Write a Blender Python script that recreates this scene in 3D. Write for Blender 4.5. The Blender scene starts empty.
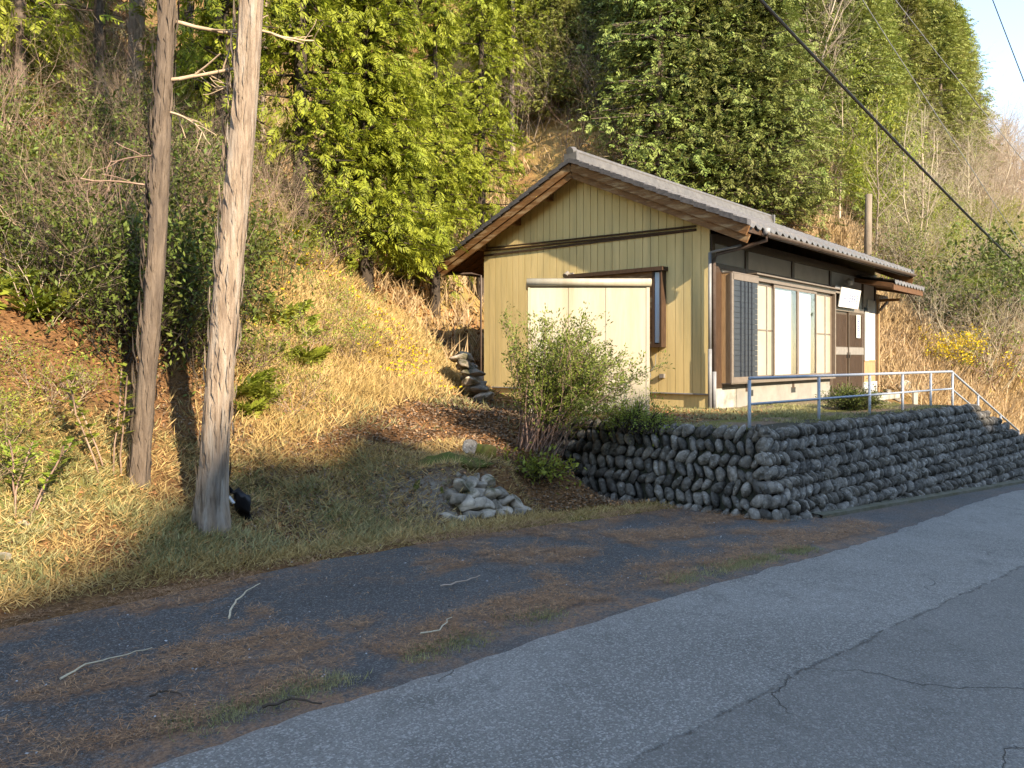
import bpy, bmesh, math, random
import numpy as np
from mathutils import Vector, Matrix
R = math.radians
scene = bpy.context.scene
col = scene.collection
rs = np.random.RandomState
random.seed(4)

# ------------------------------------------------------------ camera, world, sun
F = 769.0
cam_d = bpy.data.cameras.new('camera'); cam = bpy.data.objects.new('camera', cam_d); col.objects.link(cam)
cam_d.sensor_width = 36; cam_d.lens = F/1024*36; cam_d.shift_y = -26/1024
cam_d.clip_start = .05; cam_d.clip_end = 2000
cam.location = (0, 0, 0); cam.rotation_euler = (R(90), 0, 0)
scene.camera = cam
SUN_EL = R(28); SX, SY = .58, -.815                       # horizontal direction towards the sun
world = bpy.data.worlds.new('World'); scene.world = world; world.use_nodes = True
wn = world.node_tree.nodes; wl = world.node_tree.links
sky = wn.new('ShaderNodeTexSky'); sky.sky_type = 'NISHITA'; sky.sun_disc = False
sky.sun_elevation = SUN_EL; sky.sun_rotation = math.atan2(SX, SY); sky.air_density = .9; sky.dust_density = .1; sky.ozone_density = 1.0
wn['Background'].inputs[1].default_value = .15
wl.new(sky.outputs[0], wn['Background'].inputs[0])
sun_d = bpy.data.lights.new('sun', 'SUN'); sun_d.energy = 3.1; sun_d.angle = R(.53); sun_d.color = (1, .91, .78)
sun = bpy.data.objects.new('sun', sun_d); col.objects.link(sun)
to_sun = Vector((SX*math.cos(SUN_EL), SY*math.cos(SUN_EL), math.sin(SUN_EL)))
sun.rotation_euler = to_sun.to_track_quat('Z', 'Y').to_euler()
scene.view_settings.view_transform = 'Standard'; scene.view_settings.look = 'None'
scene.view_settings.gamma = 1; scene.view_settings.exposure = 2.02
scene.view_settings.use_white_balance = True; scene.view_settings.white_balance_temperature = 7500; scene.view_settings.white_balance_tint = 10
scene.render.engine = 'CYCLES'
scene.cycles.max_bounces = 4; scene.cycles.diffuse_bounces = 2; scene.cycles.transparent_max_bounces = 6

# ------------------------------------------------------------ materials
def M(name, c1, c2=None, scale=5, rough=.8, bump=0, bscale=None, island=0, objr=0, trans=0, spec=.3, stretch=(1,1,1), detail=6, metal=0, contrast=(.35,.65), c3=None, s3=1.0, t3=(.5,.62)):
    m = bpy.data.materials.new(name); m.use_nodes = True
    n = m.node_tree.nodes; l = m.node_tree.links
    b = n['Principled BSDF']; b.inputs['Roughness'].default_value = rough
    b.inputs['Specular IOR Level'].default_value = spec; b.inputs['Metallic'].default_value = metal
    tc = n.new('ShaderNodeTexCoord'); mp = n.new('ShaderNodeMapping'); mp.inputs['Scale'].default_value = stretch
    l.new(tc.outputs['Object'], mp.inputs[0])
    def noise(sc, det=detail):
        t = n.new('ShaderNodeTexNoise'); t.inputs['Scale'].default_value = sc; t.inputs['Detail'].default_value = det
        t.inputs['Roughness'].default_value = .65; l.new(mp.outputs[0], t.inputs[0]); return t
    def ramp(src, lo, hi):
        r = n.new('ShaderNodeMapRange'); r.inputs[1].default_value = lo; r.inputs[2].default_value = hi
        r.inputs[3].default_value = 0; r.inputs[4].default_value = 1; l.new(src, r.inputs[0]); return r.outputs[0]
    def mix(f, a, bb):
        x = n.new('ShaderNodeMix'); x.data_type = 'RGBA'
        if isinstance(f, (int, float)): x.inputs[0].default_value = f
        else: l.new(f, x.inputs[0])
        for k, v in ((6, a), (7, bb)):
            if isinstance(v, tuple): x.inputs[k].default_value = (*v[:3], 1)
            else: l.new(v, x.inputs[k])
        return x.outputs[2]
    c2 = c2 or c1
    out = mix(ramp(noise(scale).outputs[0], *contrast), c1, c2)
    if c3: out = mix(ramp(noise(s3, 8).outputs[0], *t3), out, c3)
    if island or objr:
        g = n.new('ShaderNodeNewGeometry'); oi = n.new('ShaderNodeObjectInfo')
        hsv = n.new('ShaderNodeHueSaturation'); l.new(out, hsv.inputs['Color'])
        def mr(src, lo, hi):
            r = n.new('ShaderNodeMapRange'); r.inputs[3].default_value = lo; r.inputs[4].default_value = hi; l.new(src, r.inputs[0]); return r.outputs[0]
        v1 = mr(g.outputs['Random Per Island'], 1-island, 1+island); v2 = mr(oi.outputs['Random'], 1-objr, 1+objr)
        mm = n.new('ShaderNodeMath'); mm.operation = 'MULTIPLY'; l.new(v1, mm.inputs[0]); l.new(v2, mm.inputs[1])
        l.new(mm.outputs[0], hsv.inputs['Value'])
        h = mr(oi.outputs['Random'], .5-.02*(objr > 0), .5+.02*(objr > 0)); l.new(h, hsv.inputs['Hue'])
        out = hsv.outputs[0]
    l.new(out, b.inputs['Base Color'])
    if bump:
        bp = n.new('ShaderNodeBump'); bp.inputs['Distance'].default_value = bump; bp.inputs['Strength'].default_value = 1
        l.new(noise(bscale or scale*4).outputs[0], bp.inputs['Height']); l.new(bp.outputs[0], b.inputs['Normal'])
    if trans:
        t = n.new('ShaderNodeBsdfTranslucent'); l.new(out, t.inputs[0]); ms = n.new('ShaderNodeMixShader')
        ms.inputs[0].default_value = trans; l.new(b.outputs[0], ms.inputs[1]); l.new(t.outputs[0], ms.inputs[2])
        l.new(ms.outputs[0], n['Material Output'].inputs[0])
    m['_'] = 0
    return m

mt = {}
mt['siding'] = M('cream_siding', (.68,.52,.25), (.56,.43,.195), 1.0, .55, .003, 6, stretch=(4,4,.45), c3=(.36,.29,.15), s3=.8, t3=(.5,.8))
mt['concrete'] = M('concrete', (.42,.40,.35), (.28,.27,.23), 3, .9, .004, 30, c3=(.12,.11,.085), s3=1.6, t3=(.52,.7))
mt['plaster_grey'] = M('grey_plaster', (.50,.47,.42), (.42,.395,.35), 3, .9, .001, 40)
mt['plaster_white'] = M('white_plaster', (.52,.50,.47), (.47,.45,.42), 3, .9)
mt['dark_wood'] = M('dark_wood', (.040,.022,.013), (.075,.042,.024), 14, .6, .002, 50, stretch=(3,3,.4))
mt['door_wood'] = M('door_wood', (.045,.030,.020), (.09,.06,.038), 16, .5, .001, 50, stretch=(3,3,.3))
mt['wood'] = M('weathered_wood', (.22,.105,.038), (.12,.055,.02), 9, .65, .003, 30, stretch=(3,.5,3), c3=(.32,.21,.11), s3=3)
mt['tan_wood'] = M('tan_wood', (.42,.26,.13), (.30,.18,.09), 12, .6, .001, 40, stretch=(3,3,.4))
mt['soffit'] = M('soffit_wood', (.14,.065,.028), (.09,.045,.02), 8, .8, .002, 30)
mt['tile'] = M('roof_tile', (.095,.086,.08), (.15,.138,.128), 7, .5, .003, 60, c3=(.09,.085,.08), s3=1.1, t3=(.5,.75), spec=.5)
mt['tile_dark'] = M('tile_edge', (.05,.048,.05), (.11,.10,.10), 20, .6)
mt['pipe_brown'] = M('brown_pipe', (.075,.05,.04), (.11,.08,.065), 8, .45)
mt['pipe_grey'] = M('grey_pipe', (.26,.255,.26), (.2,.2,.2), 8, .45)
mt['alu'] = M('bronze_aluminium', (.13,.095,.07), (.17,.13,.10), 9, .45, spec=.5)
mt['alu_grey'] = M('grey_frame', (.24,.215,.19), (.18,.16,.14), 9, .5)
mt['shutter'] = M('blue_grey_shutter', (.017,.021,.030), (.026,.030,.040), 9, .45)
mt['panel_cream'] = M('frosted_pane', (.38,.335,.25), (.32,.28,.21), 3, .35, spec=.5)
mt['curtain'] = M('white_curtain', (.42,.45,.50), (.37,.40,.45), 4, .8, .004, 6, stretch=(6,6,.2))
mt['shed'] = M('cream_steel', (.44,.40,.31), (.38,.345,.265), 1.3, .45, .001, 8, c3=(.33,.27,.18), s3=1.5, t3=(.42,.75), stretch=(3,3,.35))
mt['galv'] = M('galvanised_pipe', (.36,.39,.44), (.28,.31,.35), 14, .45, spec=.5, metal=.25)
mt['stone'] = M('river_stone', (.225,.200,.170), (.06,.052,.040), 11, .8, .010, 35, island=.55, c3=(.33,.32,.29), s3=26, t3=(.54,.70))
mt['stone_pale'] = M('pale_rubble', (.42,.35,.27), (.19,.165,.135), 7, .9, .015, 22, island=.35, c3=(.08,.075,.04), s3=5, t3=(.48,.62))
mt['mortar'] = M('dark_joint', (.030,.028,.024), (.05,.05,.028), 8, .95, .02, 20)
mt['moss'] = M('moss', (.13,.15,.025), (.075,.08,.02), 20, .95, .02, 50, c3=(.12,.085,.03), s3=6)
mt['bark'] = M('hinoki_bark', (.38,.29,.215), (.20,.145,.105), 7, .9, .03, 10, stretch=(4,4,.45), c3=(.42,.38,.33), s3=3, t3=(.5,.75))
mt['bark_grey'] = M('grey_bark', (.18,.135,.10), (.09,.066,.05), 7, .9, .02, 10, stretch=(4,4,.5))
mt['twig'] = M('bare_twig', (.40,.28,.20), (.24,.165,.115), 3, .85, objr=.3, island=.3)
mt['twig_pale'] = M('pale_twig', (.50,.41,.30), (.33,.26,.19), 3, .85, objr=.2, island=.25)
mt['twig_dark'] = M('dark_branch', (.075,.055,.04), (.04,.03,.022), 6, .9, island=.2)
mt['hinoki'] = M('hinoki_leaf', (.16,.20,.016), (.30,.32,.035), 1.6, .6, island=.35, trans=.3)
mt['cedar'] = M('cedar_leaf', (.13,.17,.035), (.23,.25,.065), 1.2, .65, island=.35, objr=.28, trans=.18)
mt['cedar_warm'] = M('cypress_leaf', (.16,.185,.035), (.25,.25,.055), 1.2, .65, island=.35, objr=.25, trans=.22)
mt['bamboo'] = M('bamboo_leaf', (.24,.29,.035), (.34,.36,.06), 1.5, .55, island=.3, objr=.15, trans=.35)
mt['evergreen'] = M('evergreen_leaf', (.065,.095,.018), (.125,.15,.03), 3, .55, island=.4, objr=.25, trans=.15, spec=.2)
mt['light_leaf'] = M('light_leaf', (.20,.27,.035), (.30,.33,.05), 3, .5, island=.35, objr=.2, trans=.3)
mt['bush_leaf'] = M('pale_bush_leaf', (.12,.16,.028), (.20,.23,.04), 2, .6, island=.45, trans=.3)
mt['blue_leaf'] = M('blue_green_leaf', (.10,.16,.10), (.16,.21,.12), 3, .6, island=.4, trans=.2)
mt['yellow_flower'] = M('yellow_blossom', (.78,.55,.02), (.62,.45,.02), 8, .6, island=.2, trans=.2)
mt['grass_dry'] = M('dry_grass', (.58,.42,.19), (.42,.29,.11), .8, .8, island=.35, trans=.25)
mt['grass_green'] = M('green_grass', (.22,.225,.085), (.38,.34,.17), 1.5, .8, island=.4, trans=.25)
mt['grass_pink'] = M('tall_dry_grass', (.52,.38,.23), (.40,.28,.14), .8, .8, island=.3, trans=.3)
mt['dead_leaf'] = M('dead_leaf', (.42,.20,.08), (.22,.11,.05), 5, .85, island=.6)
mt['dead_leaf_grey'] = M('old_dead_leaf', (.25,.175,.115), (.14,.095,.06), 5, .85, island=.6)
mt['needle'] = M('fallen_needle', (.28,.145,.075), (.40,.23,.12), 5, .85, island=.45)
mt['gravel'] = M('gravel_chip', (.38,.37,.36), (.24,.24,.24), 5, .85, island=.5)
mt['black'] = M('black_plastic', (.008,.008,.010), (.012,.012,.014), 5, .4)
mt['white'] = M('white_board', (.60,.60,.59), (.55,.55,.54), 5, .5)
mt['ink'] = M('blue_ink', (.10,.13,.30), (.14,.16,.32), 5, .6)
mt['ink_red'] = M('faded_red_ink', (.60,.30,.22), (.6,.35,.28), 5, .6)
mt['wire_black'] = M('black_cable', (.012,.012,.013), (.012,.012,.013), 5, .5)
mt['wire_grey'] = M('grey_cable', (.22,.23,.24), (.22,.23,.24), 5, .5)
mt['pole'] = M('pole_wood', (.25,.20,.15), (.17,.135,.10), 7, .9, .005, 30, stretch=(3,3,.3))
mt['forest'] = M('unseen_forest', (.04,.07,.02), (.07,.09,.03), .4, .9, .5, 1)
def glass():
    m = bpy.data.materials.new('window_glass'); m.use_nodes = True; n = m.node_tree.nodes; l = m.node_tree.links
    n.remove(n['Principled BSDF']); t = n.new('ShaderNodeBsdfTransparent'); g = n.new('ShaderNodeBsdfGlossy'); g.inputs['Roughness'].default_value = .03
    lw = n.new('ShaderNodeLayerWeight'); p5 = n.new('ShaderNodeMath'); p5.operation = 'POWER'; p5.inputs[1].default_value = 5; l.new(lw.outputs['Facing'], p5.inputs[0])
    f = n.new('ShaderNodeMapRange'); f.inputs[3].default_value = .04; l.new(p5.outputs[0], f.inputs[0]); ms = n.new('ShaderNodeMixShader')
    l.new(f.outputs[0], ms.inputs[0]); l.new(t.outputs[0], ms.inputs[1]); l.new(g.outputs[0], ms.inputs[2]); l.new(ms.outputs[0], n['Material Output'].inputs[0])
    return m
mt['glass'] = glass()

# ------------------------------------------------------------ helpers
def tag(o, label=None, cat=None, group=None, kind=None):
    if label: o['label'] = label
    if cat: o['category'] = cat
    if group: o['group'] = group
    if kind: o['kind'] = kind
    return o
def empty(name, loc, rz=0):
    o = bpy.data.objects.new(name, None); col.objects.link(o); o.location = loc; o.rotation_euler = (0, 0, rz); o.empty_display_size = .2
    return o
def link(name, me, mat, parent=None, smooth=False):
    o = bpy.data.objects.new(name, me); col.objects.link(o)
    if isinstance(mat, str): mat = mt[mat]
    me.materials.append(mat)
    if parent: o.parent = parent
    if smooth:
        me.polygons.foreach_set('use_smooth', np.ones(len(me.polygons), bool))
    return o
def raw(name, v, f):
    """v (N,3), f (M,k): fast mesh of k-gons"""
    v = np.asarray(v, np.float32); f = np.asarray(f, np.int32); k = f.shape[1]
    me = bpy.data.meshes.new(name); me.vertices.add(len(v)); me.vertices.foreach_set('co', v.ravel())
    me.loops.add(f.size); me.loops.foreach_set('vertex_index', f.ravel())
    me.polygons.add(len(f)); me.polygons.foreach_set('loop_start', np.arange(0, f.size, k, dtype=np.int32))
    me.polygons.foreach_set('loop_total', np.full(len(f), k, np.int32)); me.update(calc_edges=True)
    return me
class MB:
    def __init__(s): s.v = []; s.f = []
    def add(s, v, f):
        o = len(s.v); s.v += [tuple(p) for p in v]; s.f += [tuple(i+o for i in q) for q in f]; return s
    def box(s, a, b, mat=None):
        (x0,y0,z0),(x1,y1,z1) = a, b
        v = [(x0,y0,z0),(x1,y0,z0),(x1,y1,z0),(x0,y1,z0),(x0,y0,z1),(x1,y0,z1),(x1,y1,z1),(x0,y1,z1)]
        if mat: v = [mat @ Vector(p) for p in v]
        return s.add(v, [(3,2,1,0),(4,5,6,7),(0,1,5,4),(1,2,6,5),(2,3,7,6),(3,0,4,7)])
    def bar(s, p0, p1, w, h, up=(0,0,1)):
        p0 = Vector(p0); p1 = Vector(p1); d = (p1-p0).normalized(); u = Vector(up); sd = d.cross(u).normalized(); u2 = sd.cross(d).normalized()
        v = []
        for p in (p0, p1):
            for a, b in ((-1,-1),(1,-1),(1,1),(-1,1)): v.append(p+sd*a*w/2+u2*b*h/2)
        return s.add(v, [(3,2,1,0),(4,5,6,7),(0,1,5,4),(1,2,6,5),(2,3,7,6),(3,0,4,7)])
    def tube(s, pts, r, n=10, cap=True):
        pts = [Vector(p) for p in pts]; k = len(pts); rr = r if isinstance(r, (list, tuple)) else [r]*k; v = []; f = []
        for i, p in enumerate(pts):
            d = (pts[min(i+1,k-1)]-pts[max(i-1,0)]).normalized(); a = Vector((0,0,1)) if abs(d.z) < .9 else Vector((1,0,0))
            sd = d.cross(a).normalized(); u = sd.cross(d)
            for j in range(n):
                t = 2*math.pi*j/n; v.append(p+(sd*math.cos(t)+u*math.sin(t))*rr[i])
        for i in range(k-1):
            for j in range(n): f.append((i*n+j, i*n+(j+1)%n, (i+1)*n+(j+1)%n, (i+1)*n+j))
        if cap: f += [tuple(range(n))[::-1], tuple((k-1)*n+j for j in range(n))]
        return s.add(v, f)
    def build(s, name, mat, parent=None, smooth=False, bevel=0):
        me = bpy.data.meshes.new(name); me.from_pydata(s.v, [], s.f); me.update()
        if bevel:
            bm = bmesh.new(); bm.from_mesh(me); bmesh.ops.bevel(bm, geom=list(bm.edges), offset=bevel, segments=2, affect='EDGES', profile=.5); bm.to_mesh(me); bm.free()
        o = link(name, me, mat, parent, smooth); return o

def h2(ix, iy, seed=0):
    n = (ix.astype(np.int64)*374761393 + iy.astype(np.int64)*668265263 + seed*1442695041) & 0x7fffffff
    n = ((n ^ (n >> 13))*1274126177) & 0x7fffffff
    return ((n ^ (n >> 16)) & 0xffff)/65535.0
def vn(x, y, seed=0):
    x = np.asarray(x, float); y = np.asarray(y, float); ix = np.floor(x); iy = np.floor(y); fx = x-ix; fy = y-iy
    fx = fx*fx*(3-2*fx); fy = fy*fy*(3-2*fy)
    a = h2(ix,iy,seed); b = h2(ix+1,iy,seed); c = h2(ix,iy+1,seed); d = h2(ix+1,iy+1,seed)
    return (a*(1-fx)+b*fx)*(1-fy)+(c*(1-fx)+d*fx)*fy
def fbm(x, y, sc=1, o=4, seed=0):
    r = 0; a = .5; t = 0
    for i in range(o): r = r+a*vn(np.asarray(x)*sc*2**i+13.7*i, np.asarray(y)*sc*2**i-7.1*i, seed+i); t += a; a *= .55
    return r/t
def sm(x, a, b):
    t = np.clip((np.asarray(x, float)-a)/(b-a), 0, 1); return t*t*(3-2*t)
def softplus(x, k=.4): return np.where(x/k > 20, x, k*np.log1p(np.exp(np.clip(np.asarray(x, float)/k, -30, 30))))

# ------------------------------------------------------------ terrain in road coordinates (p along the road, q away from it)
PX, PY = .737, .676; NX, NY = -.676, .737; RA = math.atan2(PY, PX)
def to_pq(x, y): return x*PX+y*PY, x*NX+y*NY
def to_xy(p, q): return p*PX+q*NX, p*PY+q*NY
def road_z(p): return -1.6-.054*softplus(np.asarray(p, float)-3.8, .8)
TZ = -.87
def wall_top(p): p = np.asarray(p, float); return np.where(p < 15.4, -.83, np.maximum(-.83-.31*(p-15.4), road_z(p)+.12))
def terrace_edge(q): return 8.22-.1*(q-4.63)
def H(p, q, fine=True):
    p = np.asarray(p, float); q = np.asarray(q, float)
    zr = road_z(p)
    foot0 = 6.0+.35*fbm(p, 0*q, .5, 3, 3)-.17
    f = .65*sm(q, foot0-.05, 7.0)+.35*sm(q, 6.8, 9.0)
    f = np.where(p < 3, .55*sm(q, foot0, 8.0)*sm(p, 1, 3)+f*0, f) if False else f*sm(p, 2.5, 5)+(1-sm(p, 2.5, 5))*.35*sm(q, foot0, 8.5)
    f = f*(1-sm(p, 6.9, 7.5))+sm(p, 6.9, 7.5)*sm(q, 7.0, 8.5)*1.0; hp_ = sm(p, 4.55, 4.8)*(1-sm(p, 5.75, 6.0)); f = f*(1-hp_)+hp_*(.62*sm(q, 6.2, 6.42)+.38*sm(q, 6.8, 9.0)); base = zr+(TZ-zr)*f
    ramp = np.where(p < 15.4, TZ, np.maximum(TZ-.31*(p-15.4), zr+.02))
    side = sm(q, 5.6, 8.5); terr = ramp*(1-side)+np.maximum(TZ+.0*p, ramp)*side
    inside = (q > 4.80) & (p > terrace_edge(q)+.12)
    z = np.where(inside, terr, np.where(q > 4.8, base, zr))
    # lower the sheet a little under the asphalt
    under = 1-sm(q, 5.35, 5.9)
    z = z-np.where(inside, 0, .05*under*(q > -3)*(1-sm(p, 7.6, 8.0)*(q > 4.3)))
    # hills
    qf = np.where(p < 1.8, 6.3, 6.3+(p-1.8)*.60)
    A = softplus(q-qf-.2, .45)*.83
    B = softplus(10.25-p, .15)*2.0
    hL = np.minimum(A, B); hL = np.where(np.abs(A-B) < .6, hL-.12*(1-np.abs(A-B)/.6)**2, hL)
    hL = np.where(p > 10.4, 0, hL)
    ft = np.interp(p, [-50, 20.6, 23, 30, 45, 70, 160], [14.2, 14.2, 8.6, 6.6, 5.6, 5.2, 5.2])
    Cc = softplus(q-ft, .5)*.86
    hill = np.maximum(np.maximum(hL, Cc), 0)
    hill = np.where(q > 4.8, hill, 0)
    cap = 60.0
    hill = np.where(hill > 34, 34+(hill-34)*.35, hill)
    if fine:
        amp = sm(hill, .1, 1.5)
        z = z+amp*((fbm(p, q, .35, 4, 11)-.5)*1.1+(fbm(p, q, 1.6, 4, 21)-.5)*.38)
        z = z+(.3*sm(q, 5.8, 6.6))*(1-amp)*(fbm(p, q, 2.2, 3, 31)-.5)*np.where(inside, .25, .7)
    # far side of the road falls to the valley, then the added hill
    low = sm(-q, 3.5, 9); z = z-low*2.2*(q < 0)
    return z+hill
def ground(x, y): p, q = to_pq(np.asarray(x, float), np.asarray(y, float)); return H(p, q)
def hit(px, py, start=3.0, end=160):
    Y = np.concatenate([np.arange(start, 30, .03), np.arange(30, end, .2)])
    X = (px-512)/F*Y; Z = (358-py)/F*Y
    g = ground(X, Y); i = np.argmax(g > Z) if (g > Z).any() else None
    if i is None: return None
    return Vector((X[i], Y[i], float(g[i])))
def on(x, y, dz=0): return Vector((x, y, float(ground(x, y))+dz))

def grid(name, ps, qs, zf, mat, attrs=None, keep=None):
    P, Q = np.meshgrid(ps, qs, indexing='ij'); Z = zf(P, Q)
    v = np.stack([P, Q, Z], -1).reshape(-1, 3); n, m = P.shape
    i, j = np.meshgrid(np.arange(n-1), np.arange(m-1), indexing='ij')
    f = np.stack([i*m+j, (i+1)*m+j, (i+1)*m+j+1, i*m+j+1], -1).reshape(-1, 4)
    me = raw(name, v, f)
    for k, fn in (attrs or {}).items():
        a = me.attributes.new(k, 'FLOAT', 'POINT'); a.data.foreach_set('value', np.clip(fn(P, Q), 0, 1).astype(np.float32).ravel())
    o = link(name, me, mat, None, True); o.rotation_euler = (0, 0, RA)
    return o

# masks (true surface cover: where leaf litter, grass, needles lie)
def m_green(p, q):
    e = sm(q, 5.7, 6.1)*(1-sm(q, 6.9, 7.8))*(1-sm(p, 3.6, 5.0))
    t = ((q > 4.8) & (p > terrace_edge(q))).astype(float)*.3
    return np.clip(e*sm(fbm(p, q, 1.3, 4, 41), .38, .6)+t*sm(fbm(p, q, 1.0, 3, 43), .45, .6)+.5*sm(fbm(p, q, .5, 4, 45), .55, .7)*sm(q, 9, 12), 0, 1)
def m_dry(p, q):
    mound = sm(p, 2.5, 5)*sm(q-(6.3+(p-1.8)*.6), -.3, .5)*(1-sm(q, 22, 26))
    return np.clip(mound*sm(fbm(p, q, .6, 4, 51), .35, .6)+sm(p, 20, 23)*.8*sm(fbm(p, q, .3, 4, 53), .3, .6), 0, 1)
def m_gravel(p, q):
    return .6*((q > 4.8) & (p > terrace_edge(q)) & (q < 9) & (p < 20))+np.clip(sm(q, 5.6, 6.0)*(1-sm(q, 6.7, 7.2))*sm(p, 2.4, 3.6)*(1-sm(p, 5.0, 6.0)), 0, 1)*sm(fbm(p, q, 2, 3, 61), .3, .6)
def m_moss(p, q): return np.clip((1-sm(abs(q-5.75), .12, .35))*sm(p, 4.5, 5.6), 0, 1)*sm(fbm(p, q, 2.5, 3, 63), .3, .55)
def m_litter(p, q):
    n = fbm(p, q, .9, 5, 71); n2 = fbm(p, q, 3.2, 4, 73); n3 = fbm(p, q*2.2, 1.1, 5, 75)
    edge = np.exp(-((q-3.45-.5*(n-.5))/.34)**2)*1.1                          # verge against the road
    back = sm(q, 5.05, 5.75)*(.9)
    mid = sm(p, 3.4, 5.5)*(1-sm(abs(q-4.3-.5*(n-.5)), .35, .9))*1.1
    n4 = fbm(p, q, 5.0, 4, 77); v = (edge*sm(n2, .25, .45)+back*sm(n3, .36, .50)+mid*sm(n3, .38, .52)+sm(n3, .54, .62)*.9+sm(n2, .60, .68)*.7)*(.35+.65*sm(n4, .34, .52))
    return np.clip(v*(1-.85*sm(p, 7.6, 9.8)), 0, 1)

def cover_mat():
    m = bpy.data.materials.new('hillside_ground'); m.use_nodes = True; n = m.node_tree.nodes; l = m.node_tree.links
    b = n['Principled BSDF']; b.inputs['Roughness'].default_value = .95; b.inputs['Specular IOR Level'].default_value = .1
    tc = n.new('ShaderNodeTexCoord')
    def noise(sc, det=8):
        t = n.new('ShaderNodeTexNoise'); t.inputs['Scale'].default_value = sc; t.inputs['Detail'].default_value = det; t.inputs['Roughness'].default_value = .7
        l.new(tc.outputs['Object'], t.inputs[0]); return t.outputs[0]
    def rng(src, a, bb):
        r = n.new('ShaderNodeMapRange'); r.inputs[1].default_value = a; r.inputs[2].default_value = bb; l.new(src, r.inputs[0]); return r.outputs[0]
    def mix(f, a, bb):
        x = n.new('ShaderNodeMix'); x.data_type = 'RGBA'; l.new(f, x.inputs[0])
        for k, v in ((6, a), (7, bb)):
            if isinstance(v, tuple): x.inputs[k].default_value = (*v, 1)
            else: l.new(v, x.inputs[k])
        return x.outputs[2]
    def attr(k, sc=9):
        a = n.new('ShaderNodeAttribute'); a.attribute_name = k
        mm = n.new('ShaderNodeMath'); mm.operation = 'MULTIPLY'; l.new(a.outputs['Fac'], mm.inputs[0]); l.new(rng(noise(sc), .3, .55), mm.inputs[1]); return mm.outputs[0]
    c = mix(rng(noise(7), .35, .65), (.20,.10,.045), (.30,.155,.065))
    c = mix(rng(noise(28), .45, .65), c, (.08,.045,.025))
    c = mix(attr('dry', 6), c, (.46,.29,.11))
    c = mix(attr('gravel', 30), c, (.27,.24,.20))
    c = mix(attr('green', 9), c, (.17,.19,.055))
    c = mix(attr('moss', 14), c, (.17,.17,.03))
    l.new(c, b.inputs['Base Color'])
    bp = n.new('ShaderNodeBump'); bp.inputs['Distance'].default_value = .05; l.new(noise(20), bp.inputs['Height']); l.new(bp.outputs[0], b.inputs['Normal'])
    return m
def nonuni(a, b, lo, hi, fine, grow=1.12, mx=6):
    mid = list(np.arange(lo, hi+1e-6, fine)); d = fine; x = mid[-1]
    while x < b: d = min(d*grow, mx); x += d; mid.append(x)
    d = fine; x = mid[0]; pre = []
    while x > a: d = min(d*grow, mx); x -= d; pre.append(x)
    return np.array(pre[::-1]+mid)
ps = nonuni(-140, 260, -5, 22, .09); qs = nonuni(-120, 150, 4.2, 15, .09)
g = grid('ground', ps, qs, H, cover_mat(), dict(green=m_green, dry=m_dry, gravel=m_gravel, moss=m_moss)); tag(g, kind='structure')

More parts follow.
